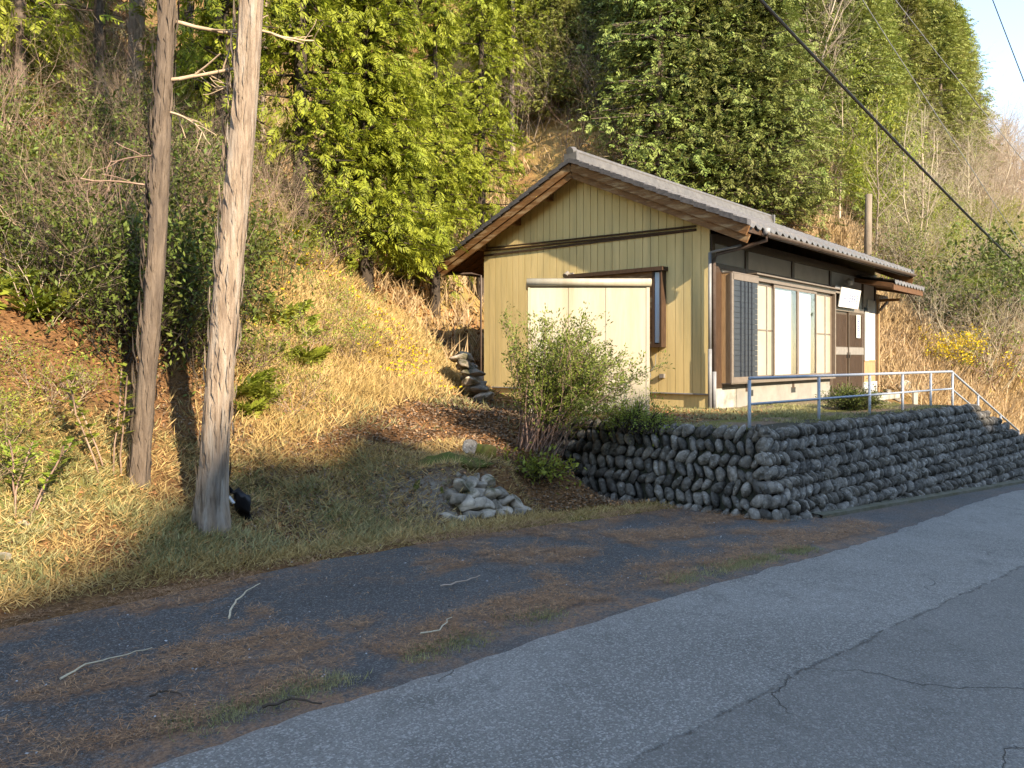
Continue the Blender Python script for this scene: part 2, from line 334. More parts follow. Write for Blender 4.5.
def asphalt(name, c1, c2, chips, old=False, seam=None):
    m = bpy.data.materials.new(name); m.use_nodes = True; n = m.node_tree.nodes; l = m.node_tree.links
    b = n['Principled BSDF']; b.inputs['Roughness'].default_value = .82; b.inputs['Specular IOR Level'].default_value = .35
    tc = n.new('ShaderNodeTexCoord')
    def noise(sc, det=6, rough=.6, out=0):
        t = n.new('ShaderNodeTexNoise'); t.inputs['Scale'].default_value = sc; t.inputs['Detail'].default_value = det; t.inputs['Roughness'].default_value = rough
        l.new(tc.outputs['Object'], t.inputs[0]); return t.outputs[out]
    def rng(src, a, bb, lo=0, hi=1):
        r = n.new('ShaderNodeMapRange'); r.inputs[1].default_value = a; r.inputs[2].default_value = bb; r.inputs[3].default_value = lo; r.inputs[4].default_value = hi; l.new(src, r.inputs[0]); return r.outputs[0]
    def mix(f, a, bb):
        x = n.new('ShaderNodeMix'); x.data_type = 'RGBA'
        if isinstance(f, float): x.inputs[0].default_value = f
        else: l.new(f, x.inputs[0])
        for k, v in ((6, a), (7, bb)):
            if isinstance(v, tuple): x.inputs[k].default_value = (*v, 1)
            else: l.new(v, x.inputs[k])
        return x.outputs[2]
    def math_(op, a, bb=None):
        x = n.new('ShaderNodeMath'); x.operation = op
        for k, v in ((0, a), (1, bb)):
            if v is None: continue
            if isinstance(v, (int, float)): x.inputs[k].default_value = v
            else: l.new(v, x.inputs[k])
        return x.outputs[0]
    c = mix(rng(noise(.7, 6), .35, .65), c1, c2)
    c = mix(rng(noise(2.6, 8, .75), .5, .72), c, tuple(x*.72 for x in c1))
    vo = n.new('ShaderNodeTexVoronoi'); vo.inputs['Scale'].default_value = 110; l.new(tc.outputs['Object'], vo.inputs[0])
    sp = n.new('ShaderNodeSeparateColor'); l.new(vo.outputs['Color'], sp.inputs[0])
    vo2 = n.new('ShaderNodeTexVoronoi'); vo2.inputs['Scale'].default_value = 160; l.new(tc.outputs['Object'], vo2.inputs[0])
    sp2 = n.new('ShaderNodeSeparateColor'); l.new(vo2.outputs['Color'], sp2.inputs[0])
    c = mix(math_('MULTIPLY', rng(sp.outputs[0], .60, 1.0), .6), c, chips)
    c = mix(math_('MULTIPLY', rng(sp2.outputs[1], .6, 1.0), .5), c, tuple(x*.45 for x in c1))
    # cracks
    def cracks(sc, w, thr):
        nz = n.new('ShaderNodeTexNoise'); nz.inputs['Scale'].default_value = 2.5; nz.inputs['Detail'].default_value = 5; l.new(tc.outputs['Object'], nz.inputs[0])
        vm = n.new('ShaderNodeVectorMath'); vm.operation = 'MULTIPLY_ADD'; l.new(nz.outputs['Color'], vm.inputs[0]); vm.inputs[1].default_value = (.5,.5,0); l.new(tc.outputs['Object'], vm.inputs[2])
        v = n.new('ShaderNodeTexVoronoi'); v.feature = 'DISTANCE_TO_EDGE'; v.inputs['Scale'].default_value = sc; l.new(vm.outputs[0], v.inputs[0])
        return math_('MULTIPLY', rng(v.outputs[0], 0, w, 1, 0), rng(noise(.6, 3), thr, thr+.05))
    ck = cracks(.8, .0035, .52 if not old else 2.0)
    if seam is not None:
        sx = n.new('ShaderNodeSeparateXYZ'); l.new(tc.outputs['Object'], sx.inputs[0])
        wob = math_('MULTIPLY', math_('SUBTRACT', noise(3.5, 6, .7), .5), .16)
        d = math_('ABSOLUTE', math_('SUBTRACT', math_('ADD', sx.outputs[1], wob), seam))
        line = math_('MULTIPLY', rng(d, .002, .016, 1, 0), rng(noise(9, 5, .7), .42, .6))
        ck = math_('MAXIMUM', ck, line)
        side = rng(math_('ADD', sx.outputs[1], wob), seam-.01, seam+.01)
        c = mix(side, mix(.34, c, tuple(x*.5 for x in c1)), c)
    c = mix(math_('MULTIPLY', ck, .45), c, (.03,.03,.03))
    if old:
        a = n.new('ShaderNodeAttribute'); a.attribute_name = 'litter'
        lf = math_('MULTIPLY', a.outputs['Fac'], rng(noise(22, 8, .8), .40, .53))
        c = mix(math_('MULTIPLY', lf, .9), c, mix(rng(noise(60, 4), .4, .6), (.17,.09,.052), (.32,.18,.10)))
    l.new(c, b.inputs['Base Color'])
    bp = n.new('ShaderNodeBump'); bp.inputs['Distance'].default_value = .006; bp.inputs['Strength'].default_value = 1
    hh = math_('SUBTRACT', math_('MULTIPLY', vo.outputs['Distance'], -1), math_('MULTIPLY', ck, 3)); l.new(hh, bp.inputs['Height']); l.new(bp.outputs[0], b.inputs['Normal'])
    return m
am_road = asphalt('road_asphalt', (.185,.172,.153), (.245,.228,.205), (.52,.49,.45), seam=1.93)
am_lot = asphalt('old_asphalt', (.060,.057,.055), (.085,.081,.078), (.24,.24,.235), old=True)
lot = grid('lay_by', np.concatenate([np.arange(-30, -3, .5), np.arange(-3, 9.5, .03), np.arange(9.5, 30, .3)]), np.arange(3.0, 5.95, .03),
     lambda p, q: road_z(p)-.012-.05*sm(q, 5.45, 5.95)*(fbm(p, q, 2, 3, 5))*2+.006*(fbm(p, q, 1.5, 3, 6)-.5), am_lot, dict(litter=m_litter))
# the lay-by narrows to nothing under the cobble wall
tag(lot, kind='structure')
def road_grid():
    ps_ = np.concatenate([np.arange(-60, -4, 1), np.arange(-4, 20, .06), np.arange(20, 160, 1)]); n = len(ps_)
    ts = np.linspace(0, 1, 60)
    e = 3.27+.55*sm(ps_, 6.0, 15)+.06*(fbm(ps_, 0*ps_, 1.3, 4, 81)-.5)*2+.05*(fbm(ps_, 0*ps_, 7, 3, 83)-.5)
    P = np.repeat(ps_[:, None], 60, 1); Q = -3.2+(e[:, None]+3.2)*ts[None, :]
    Z = road_z(P)-.004-.03*(ts[None, :] > .999)
    v = np.stack([P, Q, Z], -1).reshape(-1, 3); m = 60
    i, j = np.meshgrid(np.arange(n-1), np.arange(m-1), indexing='ij')
    f = np.stack([i*m+j, (i+1)*m+j, (i+1)*m+j+1, i*m+j+1], -1).reshape(-1, 4)
    o = link('road', raw('road', v, f), am_road, None, True); o.rotation_euler = (0, 0, RA); tag(o, kind='structure')
road_grid()

# unseen wooded hill added behind the camera, ridge shaped to shade the road
def shade_hill():
    bs = np.arange(-60, 90, .8); ds = np.array([16, 24, 32, 38, 42, 43.5, 45, 46.5, 48, 52, 60, 80, 110, 150.])
    Bq, D = np.meshgrid(bs, ds, indexing='ij')
    top = -.4+math.tan(SUN_EL)*(7.4+45)-.075*(np.clip(Bq, -25, 45)-2.3)+.05-1.9*(1-sm(Bq, -2, 3.5))
    prof = np.interp(D, [16, 30, 45, 48, 60, 150], [0, .35, 1, 1.0, .93, .6])
    Z = -5+(top+5)*prof+(fbm(Bq, D, .5, 4, 91)-.5)*2.6*sm(D, 20, 40)+(fbm(Bq, D, 2, 2, 92)-.5)*1.2*sm(D, 20, 40)
    X = SX*D-SY*Bq*1.0; Y = SY*D+SX*Bq
    v = np.stack([X, Y, Z], -1).reshape(-1, 3); n, m = X.shape
    i, j = np.meshgrid(np.arange(n-1), np.arange(m-1), indexing='ij')
    f = np.stack([i*m+j, (i+1)*m+j, (i+1)*m+j+1, i*m+j+1], -1).reshape(-1, 4)
    o = link('hills', raw('hills', v, f), 'forest', None, True); tag(o, kind='structure')
shade_hill()

# ------------------------------------------------------------ cobble retaining wall
def ico(sub):
    bm = bmesh.new(); bmesh.ops.create_icosphere(bm, subdivisions=sub, radius=1); bm.verts.ensure_lookup_table()
    v = np.array([x.co[:] for x in bm.verts]); f = np.array([[q.index for q in x.verts] for x in bm.faces]); bm.free(); return v, f
ICV, ICF = ico(2); ICV3, ICF3 = ico(3)
def stones(cs, ax, sizes, rng, jag=.12, base=(None, None)):
    """cs (N,3) centres, ax (N,3,3) column axes, sizes (N,3)"""
    bv, bf = (ICV, ICF) if base[0] is None else base
    N = len(cs); V = np.repeat(bv[None], N, 0)
    # lumpy deformation by low frequency sines
    ph = rng.rand(N, 3, 3)*6.3; fr = 1.2+rng.rand(N, 3, 3)*1.6
    d = np.zeros((N, len(bv)))
    for k in range(3): d += np.sin(np.einsum('nvj,nj->nv', V, fr[:, k])+ph[:, k, 0][:, None])
    V = V*(1+jag*d[..., None]/1.5)*1.08
    for k in range(5):                                              # worn flats
        dd = rng.randn(N, 3); dd /= np.linalg.norm(dd, axis=1, keepdims=True); t = .66+.25*rng.rand(N, 1)
        ex = np.maximum(np.einsum('nvj,nj->nv', V, dd)-t, 0); V = V-ex[..., None]*dd[:, None, :]*.9
    V = V*sizes[:, None, :]; V = np.einsum('nij,nvj->nvi', ax, V)+cs[:, None, :]
    Fc = bf[None]+(np.arange(N)*len(bv))[:, None, None]
    return V.reshape(-1, 3), Fc.reshape(-1, 3)
def frame(along, upv, outv, ang):
    a = along*math.cos(ang)+upv*math.sin(ang); b = -along*math.sin(ang)+upv*math.cos(ang)
    return np.stack([a, b, outv], 1)
def cobble_wall():
    rng = rs(7); cs = []; ax = []; sz = []
    w = empty('cobble_retaining_wall', (*to_xy(8.25, 4.5), float(road_z(8.25))), 0)
    tag(w, 'long dark retaining wall of round river cobbles laid in leaning rows beside the road', 'retaining wall')
    inv = Vector(w.location)
    A3 = np.array([PX, PY, 0]); N3 = np.array([-NX, -NY, 0])
    def face(P0, along, outd, L, topf, botf, rh, sw, batter, leanflip, dens=1):
        upv = np.array([0, 0, 1.])-outd*batter; upv /= np.linalg.norm(upv); on_ = np.cross(along, upv); on_ /= np.linalg.norm(on_)
        if on_.dot(outd) < 0: on_ = -on_
        k = 0; z = .065; top0 = topf(0)
        while z < 2.6:
            s = rng.rand()*sw
            while s < L:
                st = sw*(.8+.45*rng.rand()); tt = topf(s); bb = botf(s)
                zz = top0-z
                if zz > bb-.02 and zz < tt+.05:
                    ang = math.radians(60)*(1 if (k % 2) else -1)*leanflip+rng.randn()*.14
                    c = P0+along*s+np.array([0, 0, zz])+outd*(batter*max(0, z-(top0-tt)*.0))
                    cs.append(c+rng.randn(3)*.008); ax.append(frame(along, upv, on_, ang))
                    g_s = .84+.28*rng.rand(); sz.append([rh*.62*g_s, st*.41*(.75+.45*rng.rand()), .060+.035*rng.rand()])
                s += st
            z += rh*.93; k += 1
    pc = np.array([*to_xy(8.27, 4.66), 0.])
    # long face along the road
    face(pc, A3, N3, 13.5, lambda s: float(wall_top(8.27+s))-.02, lambda s: float(road_z(8.27+s))-.05, .148, .084, .32, 1)
    # end face running back beside the shed
    u3 = np.array([-.746, .666, 0.]); o3 = np.array([-.666, -.746, 0.])
    face(pc+A3*.02, u3, o3, 3.5, lambda s: -.85-.02*s, lambda s: max(float(ground(*(pc+u3*s+o3*.25)[:2]))-.1, -1.95), .168, .128, .30, 1)
    # rounded corner
    for k in range(7):
        zz = -.83-.04-k*.155
        for th in np.linspace(.15, .85, 3 if k < 3 else 4):
            od = N3*(1-th)+o3*th; od = od/np.linalg.norm(od); al = np.cross(od, [0, 0, 1.])*-1
            c = pc+od*(.30*(k*.155+.04)+.0)+np.array([0, 0, zz]); cs.append(c); ax.append(frame(al, np.array([0, 0, 1.]), od, (1 if k % 2 else -1)*.9+rng.randn()*.2)); sz.append([.100, .066, .07])
    cs_, ax_, sz_ = map(np.array, (cs, ax, sz))
    v, f = stones(cs_, ax_, sz_, rng, .12); v = v-np.array(inv)
    link('cobbles', raw('cobbles', v, f), 'stone', w, True)
    # backing mortar body
    mb = MB(); n = 60; rows = []
    ss = np.linspace(0, 13.5, n)
    for s in ss:
        p = 8.27+s; t = float(wall_top(p))-.03; bz = float(road_z(p))-.3; h = -.83-bz
        b0 = pc+A3*s
        dt = -.83-t; rows.append([b0-N3*.45+[0,0,bz], b0-N3*.45+[0,0,t], b0-N3*.045+N3*.32*max(0, dt)+[0,0,t], b0+N3*(.32*h-.045)+[0,0,bz]])
    vv = [tuple(np.array(q)-np.array(inv)) for r in rows for q in r]; ff = []
    for i in range(n-1):
        a = i*4; b = a+4
        for j in range(3): ff.append((a+j, b+j, b+j+1, a+j+1))
    mb.add(vv, ff); rows = []
    for s in np.linspace(-.05, 3.5, 20):
        b0 = pc+u3*s; h = 1.05
        rows.append([b0-o3*.4+[0,0,-1.95], b0-o3*.4+[0,0,-.87], b0-o3*.06+[0,0,-.87], b0+o3*(.30*h-.045)+[0,0,-1.95]])
    vv = [tuple(np.array(q)-np.array(inv)) for r in rows for q in r]; ff = []
    for i in range(19):
        a = i*4; b = a+4
        for j in range(3): ff.append((a+j, b+j, b+j+1, a+j+1))
    mb.add(vv, ff); mb.build('joint_fill', 'mortar', w)
    # concrete toe along the foot
    tm = MB(); prev = None
    for s in np.arange(.5, 13.5, .5):
        q0 = pc+A3*s; z0 = float(road_z(8.27+s)); a = q0+N3*(.32*(-.83-z0)+.02)
        cur = [a+N3*.13+[0,0,z0-.05], a+N3*.13+[0,0,z0+.028], a-N3*.05+[0,0,z0+.04]]
        if prev is not None:
            tm.add([tuple(np.array(x)-np.array(inv)) for x in prev+cur], [(0,3,4,1),(1,4,5,2)])
        prev = cur
    tm.build('toe_kerb', M('mossy_concrete', (.14,.13,.10), (.09,.085,.05), 5, .95, .01, 30), w)
cobble_wall()

# rubble heap wall of pale angular stones at the foot of the path
def boulder_set(name, label, cat, pts, mat, seed, moss=None, group=None, flat=True):
    rng = rs(seed); c0 = Vector(pts[0][0]); w = empty(name, (c0.x, c0.y, c0.z)); tag(w, label, cat, group)
    V = []; Fs = []; off = 0
    for (c, s, rz) in pts:
        v = ICV3.copy()
        for k in range(15):                                            # planar cuts give angular faces
            d = rng.randn(3); d /= np.linalg.norm(d); t = .50+.25*rng.rand(); dd = v@d; v = v-np.maximum(dd-t, 0)[:, None]*d[None]
        v = v*np.array(s)*1.15; ca, sa = math.cos(rz), math.sin(rz); tl = rng.randn()*.15
        Rm = np.array([[ca, -sa, 0], [sa, ca, 0], [0, 0, 1]])@np.array([[math.cos(tl), 0, math.sin(tl)], [0, 1, 0], [-math.sin(tl), 0, math.cos(tl)]])
        v = v@Rm.T+np.array(c)-np.array(c0); V.append(v); Fs.append(ICF3+off); off += len(v)
    link('stones', raw('stones', np.concatenate(V), np.concatenate(Fs)), mat, w, not flat)
    return w
rp = []
rng = rs(3)
for lay, (zz, n, pa, pb) in enumerate([(-1.67,8,4.72,5.9),(-1.56,7,4.78,5.85),(-1.45,6,4.84,5.62),(-1.35,5,4.9,5.5),(-1.27,3,5.0,5.35)]):
    for i in range(n):
        p = pa+(pb-pa)*(i+.5)/n+rng.randn()*.02; q = 6.13+.075*lay+.22*max(0, (5.05-p))+.02*rng.randn(); x, y = to_xy(p, q)
        rp.append(((x, y, zz+.03*rng.randn()), (.105+.04*rng.rand(), .12, .072+.02*rng.rand()), RA+.12*rng.randn()))
heap = boulder_set('rubble_wall', 'small heap wall of pale angular stones with moss on top, at path foot', 'stone wall', rp, 'stone_pale', 5)
def moss_pad(x, y, z, sx, sy, sz, seed, parent, name='moss'):
    rng = rs(seed); v = ICV3.copy(); nn = 1+.22*np.sin(v[:, 0]*5+seed)*np.cos(v[:, 1]*4)+.1*rng.randn(len(v))*.5
    v = v*nn[:, None]*np.array([sx, sy, sz])+np.array([x, y, z])-np.array(parent.location)
    return link(name, raw(name, v, ICF3), 'moss', parent, True)
moss_pad(*to_xy(4.82, 6.55), -1.42, .20, .22, .20, 1, heap); moss_pad(*to_xy(5.2, 6.68), -1.16, .38, .22, .10, 2, heap)
one = boulder_set('boulder', 'single dark rounded stone standing above the pale rubble heap', 'stone', [((*to_xy(5.62, 6.85), -1.05), (.11,.10,.10), .3)], 'stone', 8, flat=False)
moss_pad(*to_xy(5.8, 6.8), -1.10, .13, .12, .10, 4, one)
# rough stones at the cut beside the house corner
rp = []; rng = rs(9)
for i in range(7):
    z = TZ+.08+i*.135
    for j in range(3):
        rp.append(((-.50-.055*i+.03*rng.randn()-.02*j, 13.0+j*.34, z+.02*rng.randn()), (.17+.04*rng.rand(), .18, .095), rng.randn()*.3))
rw = boulder_set('rough_stone_retaining_wall', 'short stack of rough stones holding the bank at the left corner of the house', 'stone wall', rp, 'stone_pale', 12)

# ------------------------------------------------------------ the house
BX, BY = 3.36, 13.0; BA = math.atan2(.747, .665)
house = empty('meeting_house', (BX, BY, TZ+.02), BA)
tag(house, 'single storey house with cream board gable, grey tiled roof and dark wood front', 'house')
W = 5.28; L = 8.9; RC = W/2; RZ = 4.58; SL = .45
def roofz(y): return RZ-SL*abs(y-RC)
# gable siding: boards with grooves
def siding(x, name, flip):
    mb = MB(); n = 32; bw = W/n; g_ = .012
    for i in range(n):
        y0 = i*bw+g_/2; y1 = (i+1)*bw-g_/2
        for (a, b_, d) in ((y0, y1, 0), (y1, (i+1)*bw+g_/2, .014)):
            xx = x+d*flip
            za, zb = roofz(a)-.12, roofz(b_)-.12
            mb.add([(xx,a,.24),(xx,b_,.24),(xx,b_,zb),(xx,a,za)], [(0,1,2,3) if flip < 0 else (3,2,1,0)])
            if d == 0:
                for yy in (a, b_): mb.add([(x,yy,.24),(x+.014*flip,yy,.24),(x+.014*flip,yy,roofz(yy)-.12),(x,yy,roofz(yy)-.12)], [(0,1,2,3)])
    return mb.build(name, 'siding', house)
siding(-.03, 'gable_siding', 1)
mb = MB()
mb.add([(.0,.005,.0),(.0,W-.005,0),(.0,W-.005,roofz(W)-.14),(.0,RC,RZ-.14),(.0,.005,roofz(0)-.14)], [(0,1,2,3,4)])
mb.add([(L,.005,.0),(L,W-.005,0),(L,W-.005,roofz(W)-.14),(L,RC,RZ-.14),(L,.005,roofz(0)-.14)], [(4,3,2,1,0)])
mb.box((.03,W-.06,.24),(L,W,roofz(W)-.16)); mb.build('wall', 'siding', house)
mb = MB(); mb.box((0.01,-.0,-.3),(.12,W,.245)); mb.box((.12,-.012,-.3),(.95,.1,.40)); mb.box((.12,W-.1,-.3),(L,W-.005,.245)); mb.build('foundation', 'concrete', house)
mb = MB(); mb.box((.95,-.02,-.3),(5.62,.1,.33)); mb.build('foundation', M('pale_concrete', (.28,.265,.23), (.22,.205,.18), 3, .9, .003, 30, c3=(.22,.2,.16), s3=1.3, t3=(.6,.8)), house)
for a in (1.4, 3.4): mb = MB(); mb.box((a,-.024,.15),(a+.22,-.01,.26)); mb.build('vent', 'black', house)
mb = MB(); mb.box((-.045,-.01,.225),(-.005,W+.01,.245)); mb.build('drip_edge', 'pipe_grey', house)
# conduit pair along the gable
mb = MB(); mb.tube([(-.06,.25,3.10),(-.06,W-.03,3.19)], .018, 6); mb.tube([(-.06,.25,3.045),(-.06,W-.03,3.135)], .018, 6); mb.box((-.055,.25,3.02),(-.03,W-.02,3.06)); mb.build('gable_rail', 'dark_wood', house)
# front: posts, beams, plaster
mb = MB()
for x in (0, 1.3, 3.45, 5.58, 7.82): mb.box((x,-.025,.24),(x+.11,.09,2.95))
mb.box((.11,-.018,.40),(.36,.05,2.38)); mb.box((.11,-.022,2.38),(7.9,.05,2.47)); mb.box((.11,-.03,2.80),(L,.09,2.96)); mb.box((.11,-.02,.33),(5.6,.05,.42)); mb.box((8.80,-.03,.24),(8.9,.08,2.9))
mb.build('frame_post', 'dark_wood', house)
mb = MB(); mb.box((.02,.0,.40),(5.6,.06,2.9)); mb.box((5.6,.0,2.1),(8.9,.06,2.9)); mb.build('front_plaster', 'plaster_grey', house)
# storm shutter box
sb = MB(); sb.box((.36,-.21,.42),(.39,-.0,2.30)); sbo = sb.build('shutter_box', 'tan_wood', house)
m2 = MB(); m2.box((.39,-.215,.42),(1.42,-.17,.52)); m2.box((.39,-.215,2.20),(1.42,-.17,2.31)); m2.box((.34,-.215,.42),(.42,-.18,2.31)); m2.box((.36,-.22,2.31),(1.42,0,2.33)); m2.box((.36,-.2,.40),(1.42,0,.42)); m2.build('frame', 'alu', sbo)
m2 = MB()
for i in range(18):
    z = .52+i*.0935
    m2.box((.42,-.200,z),(1.41,-.185,z+.088))
for x in (.72,.88,1.02,1.16): m2.box((x,-.212,.52),(x+.022,-.198,2.20))
m2.build('slatted_panel', 'shutter', sbo)
# sliding windows
fr = MB(); fr.box((1.42,-.16,2.26),(5.56,0,2.36)); fr.box((1.42,-.16,.40),(5.56,0,.47)); fr.box((1.42,-.14,.47),(1.45,0,2.26)); fr.box((5.52,-.16,.47),(5.58,0,2.26)); fr.box((1.30,-.24,2.36),(5.60,0,2.385))
fo = fr.build('window_surround', 'alu', house)
xs = [1.45, 2.47, 3.49, 4.50, 5.52]
for i in range(4):
    x0, x1 = xs[i], xs[i+1]; y = -.13 if i in (1, 2) else -.085; 
    if i == 1: x0 = 2.30
    wo = MB(); fw = .045
    wo.box((x0,y,.47),(x0+fw,y+.03,2.26)); wo.box((x1-fw,y,.47),(x1,y+.03,2.26)); wo.box((x0+fw,y,.47),(x1-fw,y+.03,.53)); wo.box((x0+fw,y,2.20),(x1-fw,y+.03,2.26))
    if i in (0, 3): wo.box((x0+fw,y+.002,1.355),(x1-fw,y+.028,1.385))
    s = wo.build('sliding_window', 'alu', house)
    g_ = MB(); g_.box((x0+fw,y+.012,.53),(x1-fw,y+.016,2.20)); g_.build('pane', 'panel_cream' if i in (0,3) else 'glass', s)
    if i in (1, 2):
        c = MB(); a, b_ = ((x0+.05, x1-.26) if i == 1 else (x0+.06, x1-.24)); N = 40
        vv = []; [vv.extend([(a+(b_-a)*t/N, y+.055+.010*math.sin(t*1.7), .53), (a+(b_-a)*t/N, y+.055+.010*math.sin(t*1.7), 2.2)]) for t in range(N+1)]
        c.add(vv, [(2*t,2*t+2,2*t+3,2*t+1) for t in range(N)]); c.build('curtain', 'curtain', s, True)
    else:
        c = MB(); c.box((x0+.62, y-.002, .53), (x0+.66, y+.010, 2.2)); c.build('stile', 'alu_grey', s)
mb = MB(); mb.box((2.3,-.02,.47),(4.6,-.012,2.26)); mb.build('unlit_room_sheet', 'dark_wood', house)  # dark sheet behind the glass, its colour standing in for the room's shade
# entrance
mb = MB(); mb.box((5.69,.02,.05),(7.82,.10,2.1)); mb.box((5.69,-.06,1.93),(7.82,.02,2.03)); mb.box((5.69,-.05,-.02),(7.82,.02,.06)); mb.build('door_frame', 'alu', house)
for i in (0, 1):
    x0 = 5.72+i*1.04; x1 = x0+1.04; y = -.015-.03*i
    d = MB(); d.box((x0,y,.06),(x1,y+.025,1.93)); dd = d.build('sliding_door', 'door_wood', house)
    e = MB()
    for k in range(12):
        xx = x0+.08+k*.076; e.box((xx,y-.008,.14),(xx+.035,y+.002,.92)); e.box((xx,y-.008,1.12),(xx+.035,y+.002,1.86))
    e.build('lattice', 'dark_wood', dd)
    e = MB(); e.box((x0,y-.014,.93),(x1,y-.001,1.10)); e.build('mid_rail', 'alu_grey', dd)
    e = MB(); e.box((x0+.03 if i else x1-.06,y-.02,.85),(x0+.06 if i else x1-.03,y-.003,.98)); e.build('handle', 'black', dd)
mb = MB(); mb.box((5.69,-.012,2.03),(7.82,.0,2.38)); mb.build('transom_panel', 'alu_grey', house)
# right-hand wall bay
mb = MB(); mb.box((8.22,-.028,.78),(8.80,.05,2.3)); mb.build('white_wall_panel', 'plaster_white', house)
mb = MB(); mb.box((7.95,-.05,.78),(8.24,.05,2.02)); mb.build('grey_wall_panel', 'plaster_grey', house)
mb = MB(); mb.box((7.93,-.035,.26),(8.80,.05,.78)); mb.box((7.93,-.045,.76),(8.80,.0,.80)); mb.build('wainscot', 'tan_wood', house)
mb = MB(); mb.box((7.9,-.05,-.1),(8.9,.1,.26)); mb.build('foundation', 'plaster_white', house)

# roof with pantiles
def tiled(x0, x1, yr, ye, zr, sl, name, parent, rows=None, mat='tile', tw=.27):
    """tiles running down from ridge line y=yr to eave y=ye"""
    sgn = 1 if ye > yr else -1; Ln = abs(ye-yr); nr = rows or int(Ln/.235); nt = int(round((x1-x0)/tw)); ns = 10
    X = np.linspace(x0, x1, nt*ns+1); ph = (np.arange(nt*ns+1) % ns)/ns*2*np.pi
    wave = .026*np.cos(ph)+.010*np.cos(2*ph+.5)
    ys = []; st = []
    for r in range(nr):
        ys += [r/nr*Ln, (r+1)/nr*Ln-1e-4]; st += [.0, .028]
    ys = np.array(ys); st = np.array(st)
    Y = yr+sgn*ys; Z = zr-sl*ys+st-.028
    V = np.stack([np.repeat(X[:, None], len(Y), 1), np.repeat(Y[None], len(X), 0), Z[None]+wave[:, None]], -1)
    n, m = V.shape[:2]; v = V.reshape(-1, 3)
    # eave front edge: drop a rim
    rim = V[:, -1].copy(); rim[:, 2] -= .06+0*wave; rim[:, 1] -= sgn*.005; v = np.concatenate([v, rim])
    i, j = np.meshgrid(np.arange(n-1), np.arange(m-1), indexing='ij')
    f = np.stack([i*m+j, (i+1)*m+j, (i+1)*m+j+1, i*m+j+1], -1).reshape(-1, 4)
    if sgn > 0: f = f
    e = np.arange(n-1); f2 = np.stack([e*m+m-1, (e+1)*m+m-1, n*m+e+1, n*m+e], -1)
    return link(name, raw(name, v, np.concatenate([f, f2])), mat, parent)
X0, X1 = -.42, 9.02; EO = .82; EL = 1.06
roof = MB(); 
# solid roof deck
for ye in (-EO, W+EL):
    ze = roofz(ye)
    roof.add([(X0+.02,RC,RZ-.05),(X1-.02,RC,RZ-.05),(X1-.02,ye*.995,ze-.05),(X0+.02,ye*.995,ze-.05),(X0+.02,RC,RZ-.11),(X1-.02,RC,RZ-.11),(X1-.02,ye*.995,ze-.11),(X0+.02,ye*.995,ze-.11)],
             [(0,1,2,3),(7,6,5,4),(3,2,6,7),(0,3,7,4),(1,5,6,2)])
roofo = roof.build('roof', 'soffit', house)
tiled(X0, X1, RC, -EO-.05, RZ, SL, 'roof_tiles', roofo); tiled(X0, X1, RC, W+EL+.05, RZ, SL, 'roof_tiles', roofo)
# verge tiles and barge boards
for sx, xx in ((-1, X0), (1, X1)):
    for ye in (-EO-.05, W+EL+.05):
        e = MB(); d = np.sign(ye-RC); n = 15
        for k in range(n):
            ya = RC+(ye-RC)*k/n; yb = RC+(ye-RC)*(k+1)/n; za, zb = roofz(ya), roofz(yb)
            e.add([(xx-.07,ya,za-.07),(xx+.07,ya,za-.07),(xx+.07,yb,zb-.05),(xx-.07,yb,zb-.05),(xx-.07,ya,za+.015),(xx+.07,ya,za+.015),(xx+.07,yb,zb+.04),(xx-.07,yb,zb+.04)],
                  [(3,2,1,0),(4,5,6,7),(0,1,5,4),(1,2,6,5),(2,3,7,6),(3,0,4,7)])
        e.build('verge_tiles', 'tile_dark', roofo)
        e = MB(); ze = roofz(ye*.99)
        e.bar((xx+.0*sx,RC+d*.001,RZ-.145),(xx,ye*.985,roofz(ye*.985)-.145), .045, .15, (0,0,1))
        e.bar((xx-.035*sx,RC+d*.001,RZ-.275),(xx-.035*sx,ye*.975,roofz(ye*.975)-.275), .04, .14, (0,0,1))
        e.build('barge_board', 'wood', roofo)
# ridge
e = MB()
for k in range(5): e.box((X0+.05,RC-.10+.012*k,RZ-.02+k*.035),(X1-.45,RC+.10-.012*k,RZ+.012+k*.035))
e.tube([(X0+.05,RC,RZ+.16),(X1-.45,RC,RZ+.16)], .06, 10); ro = e.build('ridge_tiles', 'tile', roofo)
e = MB(); e.box((X0-.03,RC-.15,RZ-.03),(X0+.05,RC+.15,RZ+.12)); e.tube([(X0-.04,RC,RZ+.14),(X0+.08,RC,RZ+.17)], .085, 12); e.build('ridge_end_tile', 'tile', roofo)
e = MB(); e.box((X1-.46,RC-.13,RZ-.03),(X1-.38,RC+.13,RZ+.2)); e.build('ridge_end_tile', 'tile', roofo)
# purlins poking under the barge, rafters under the front eave
for y, z in ((W-.05, 0), (W-1.0, 0), (W-1.85, 0), (RC, 0), (.05, 0)):
    e = MB(); e.box((X0+.03,y-.06,roofz(y)-.27),(-.03,y+.06,roofz(y)-.125)); e.build('purlin', 'wood', roofo)
e = MB()
for k in range(31):
    x = .0+k*.3
    e.bar((x,.0,roofz(0)-.145),(x,-EO+.05,roofz(-EO+.05)-.145), .045, .06)
    e.bar((x,W,roofz(W)-.145),(x,W+EL-.05,roofz(W+EL-.05)-.145), .045, .06)
o = e.build('rafters', 'soffit', roofo)
e = MB(); zE = roofz(-EO); e.box((X0+.05,-EO-.0,zE-.17),(X1-.05,-EO+.025,zE-.06)); e.build('fascia', 'dark_wood', roofo)
e = MB(); zE = roofz(W+EL); e.box((X0+.05,W+EL-.025,zE-.17),(X1-.05,W+EL,zE-.06)); e.build('fascia', 'dark_wood', roofo)
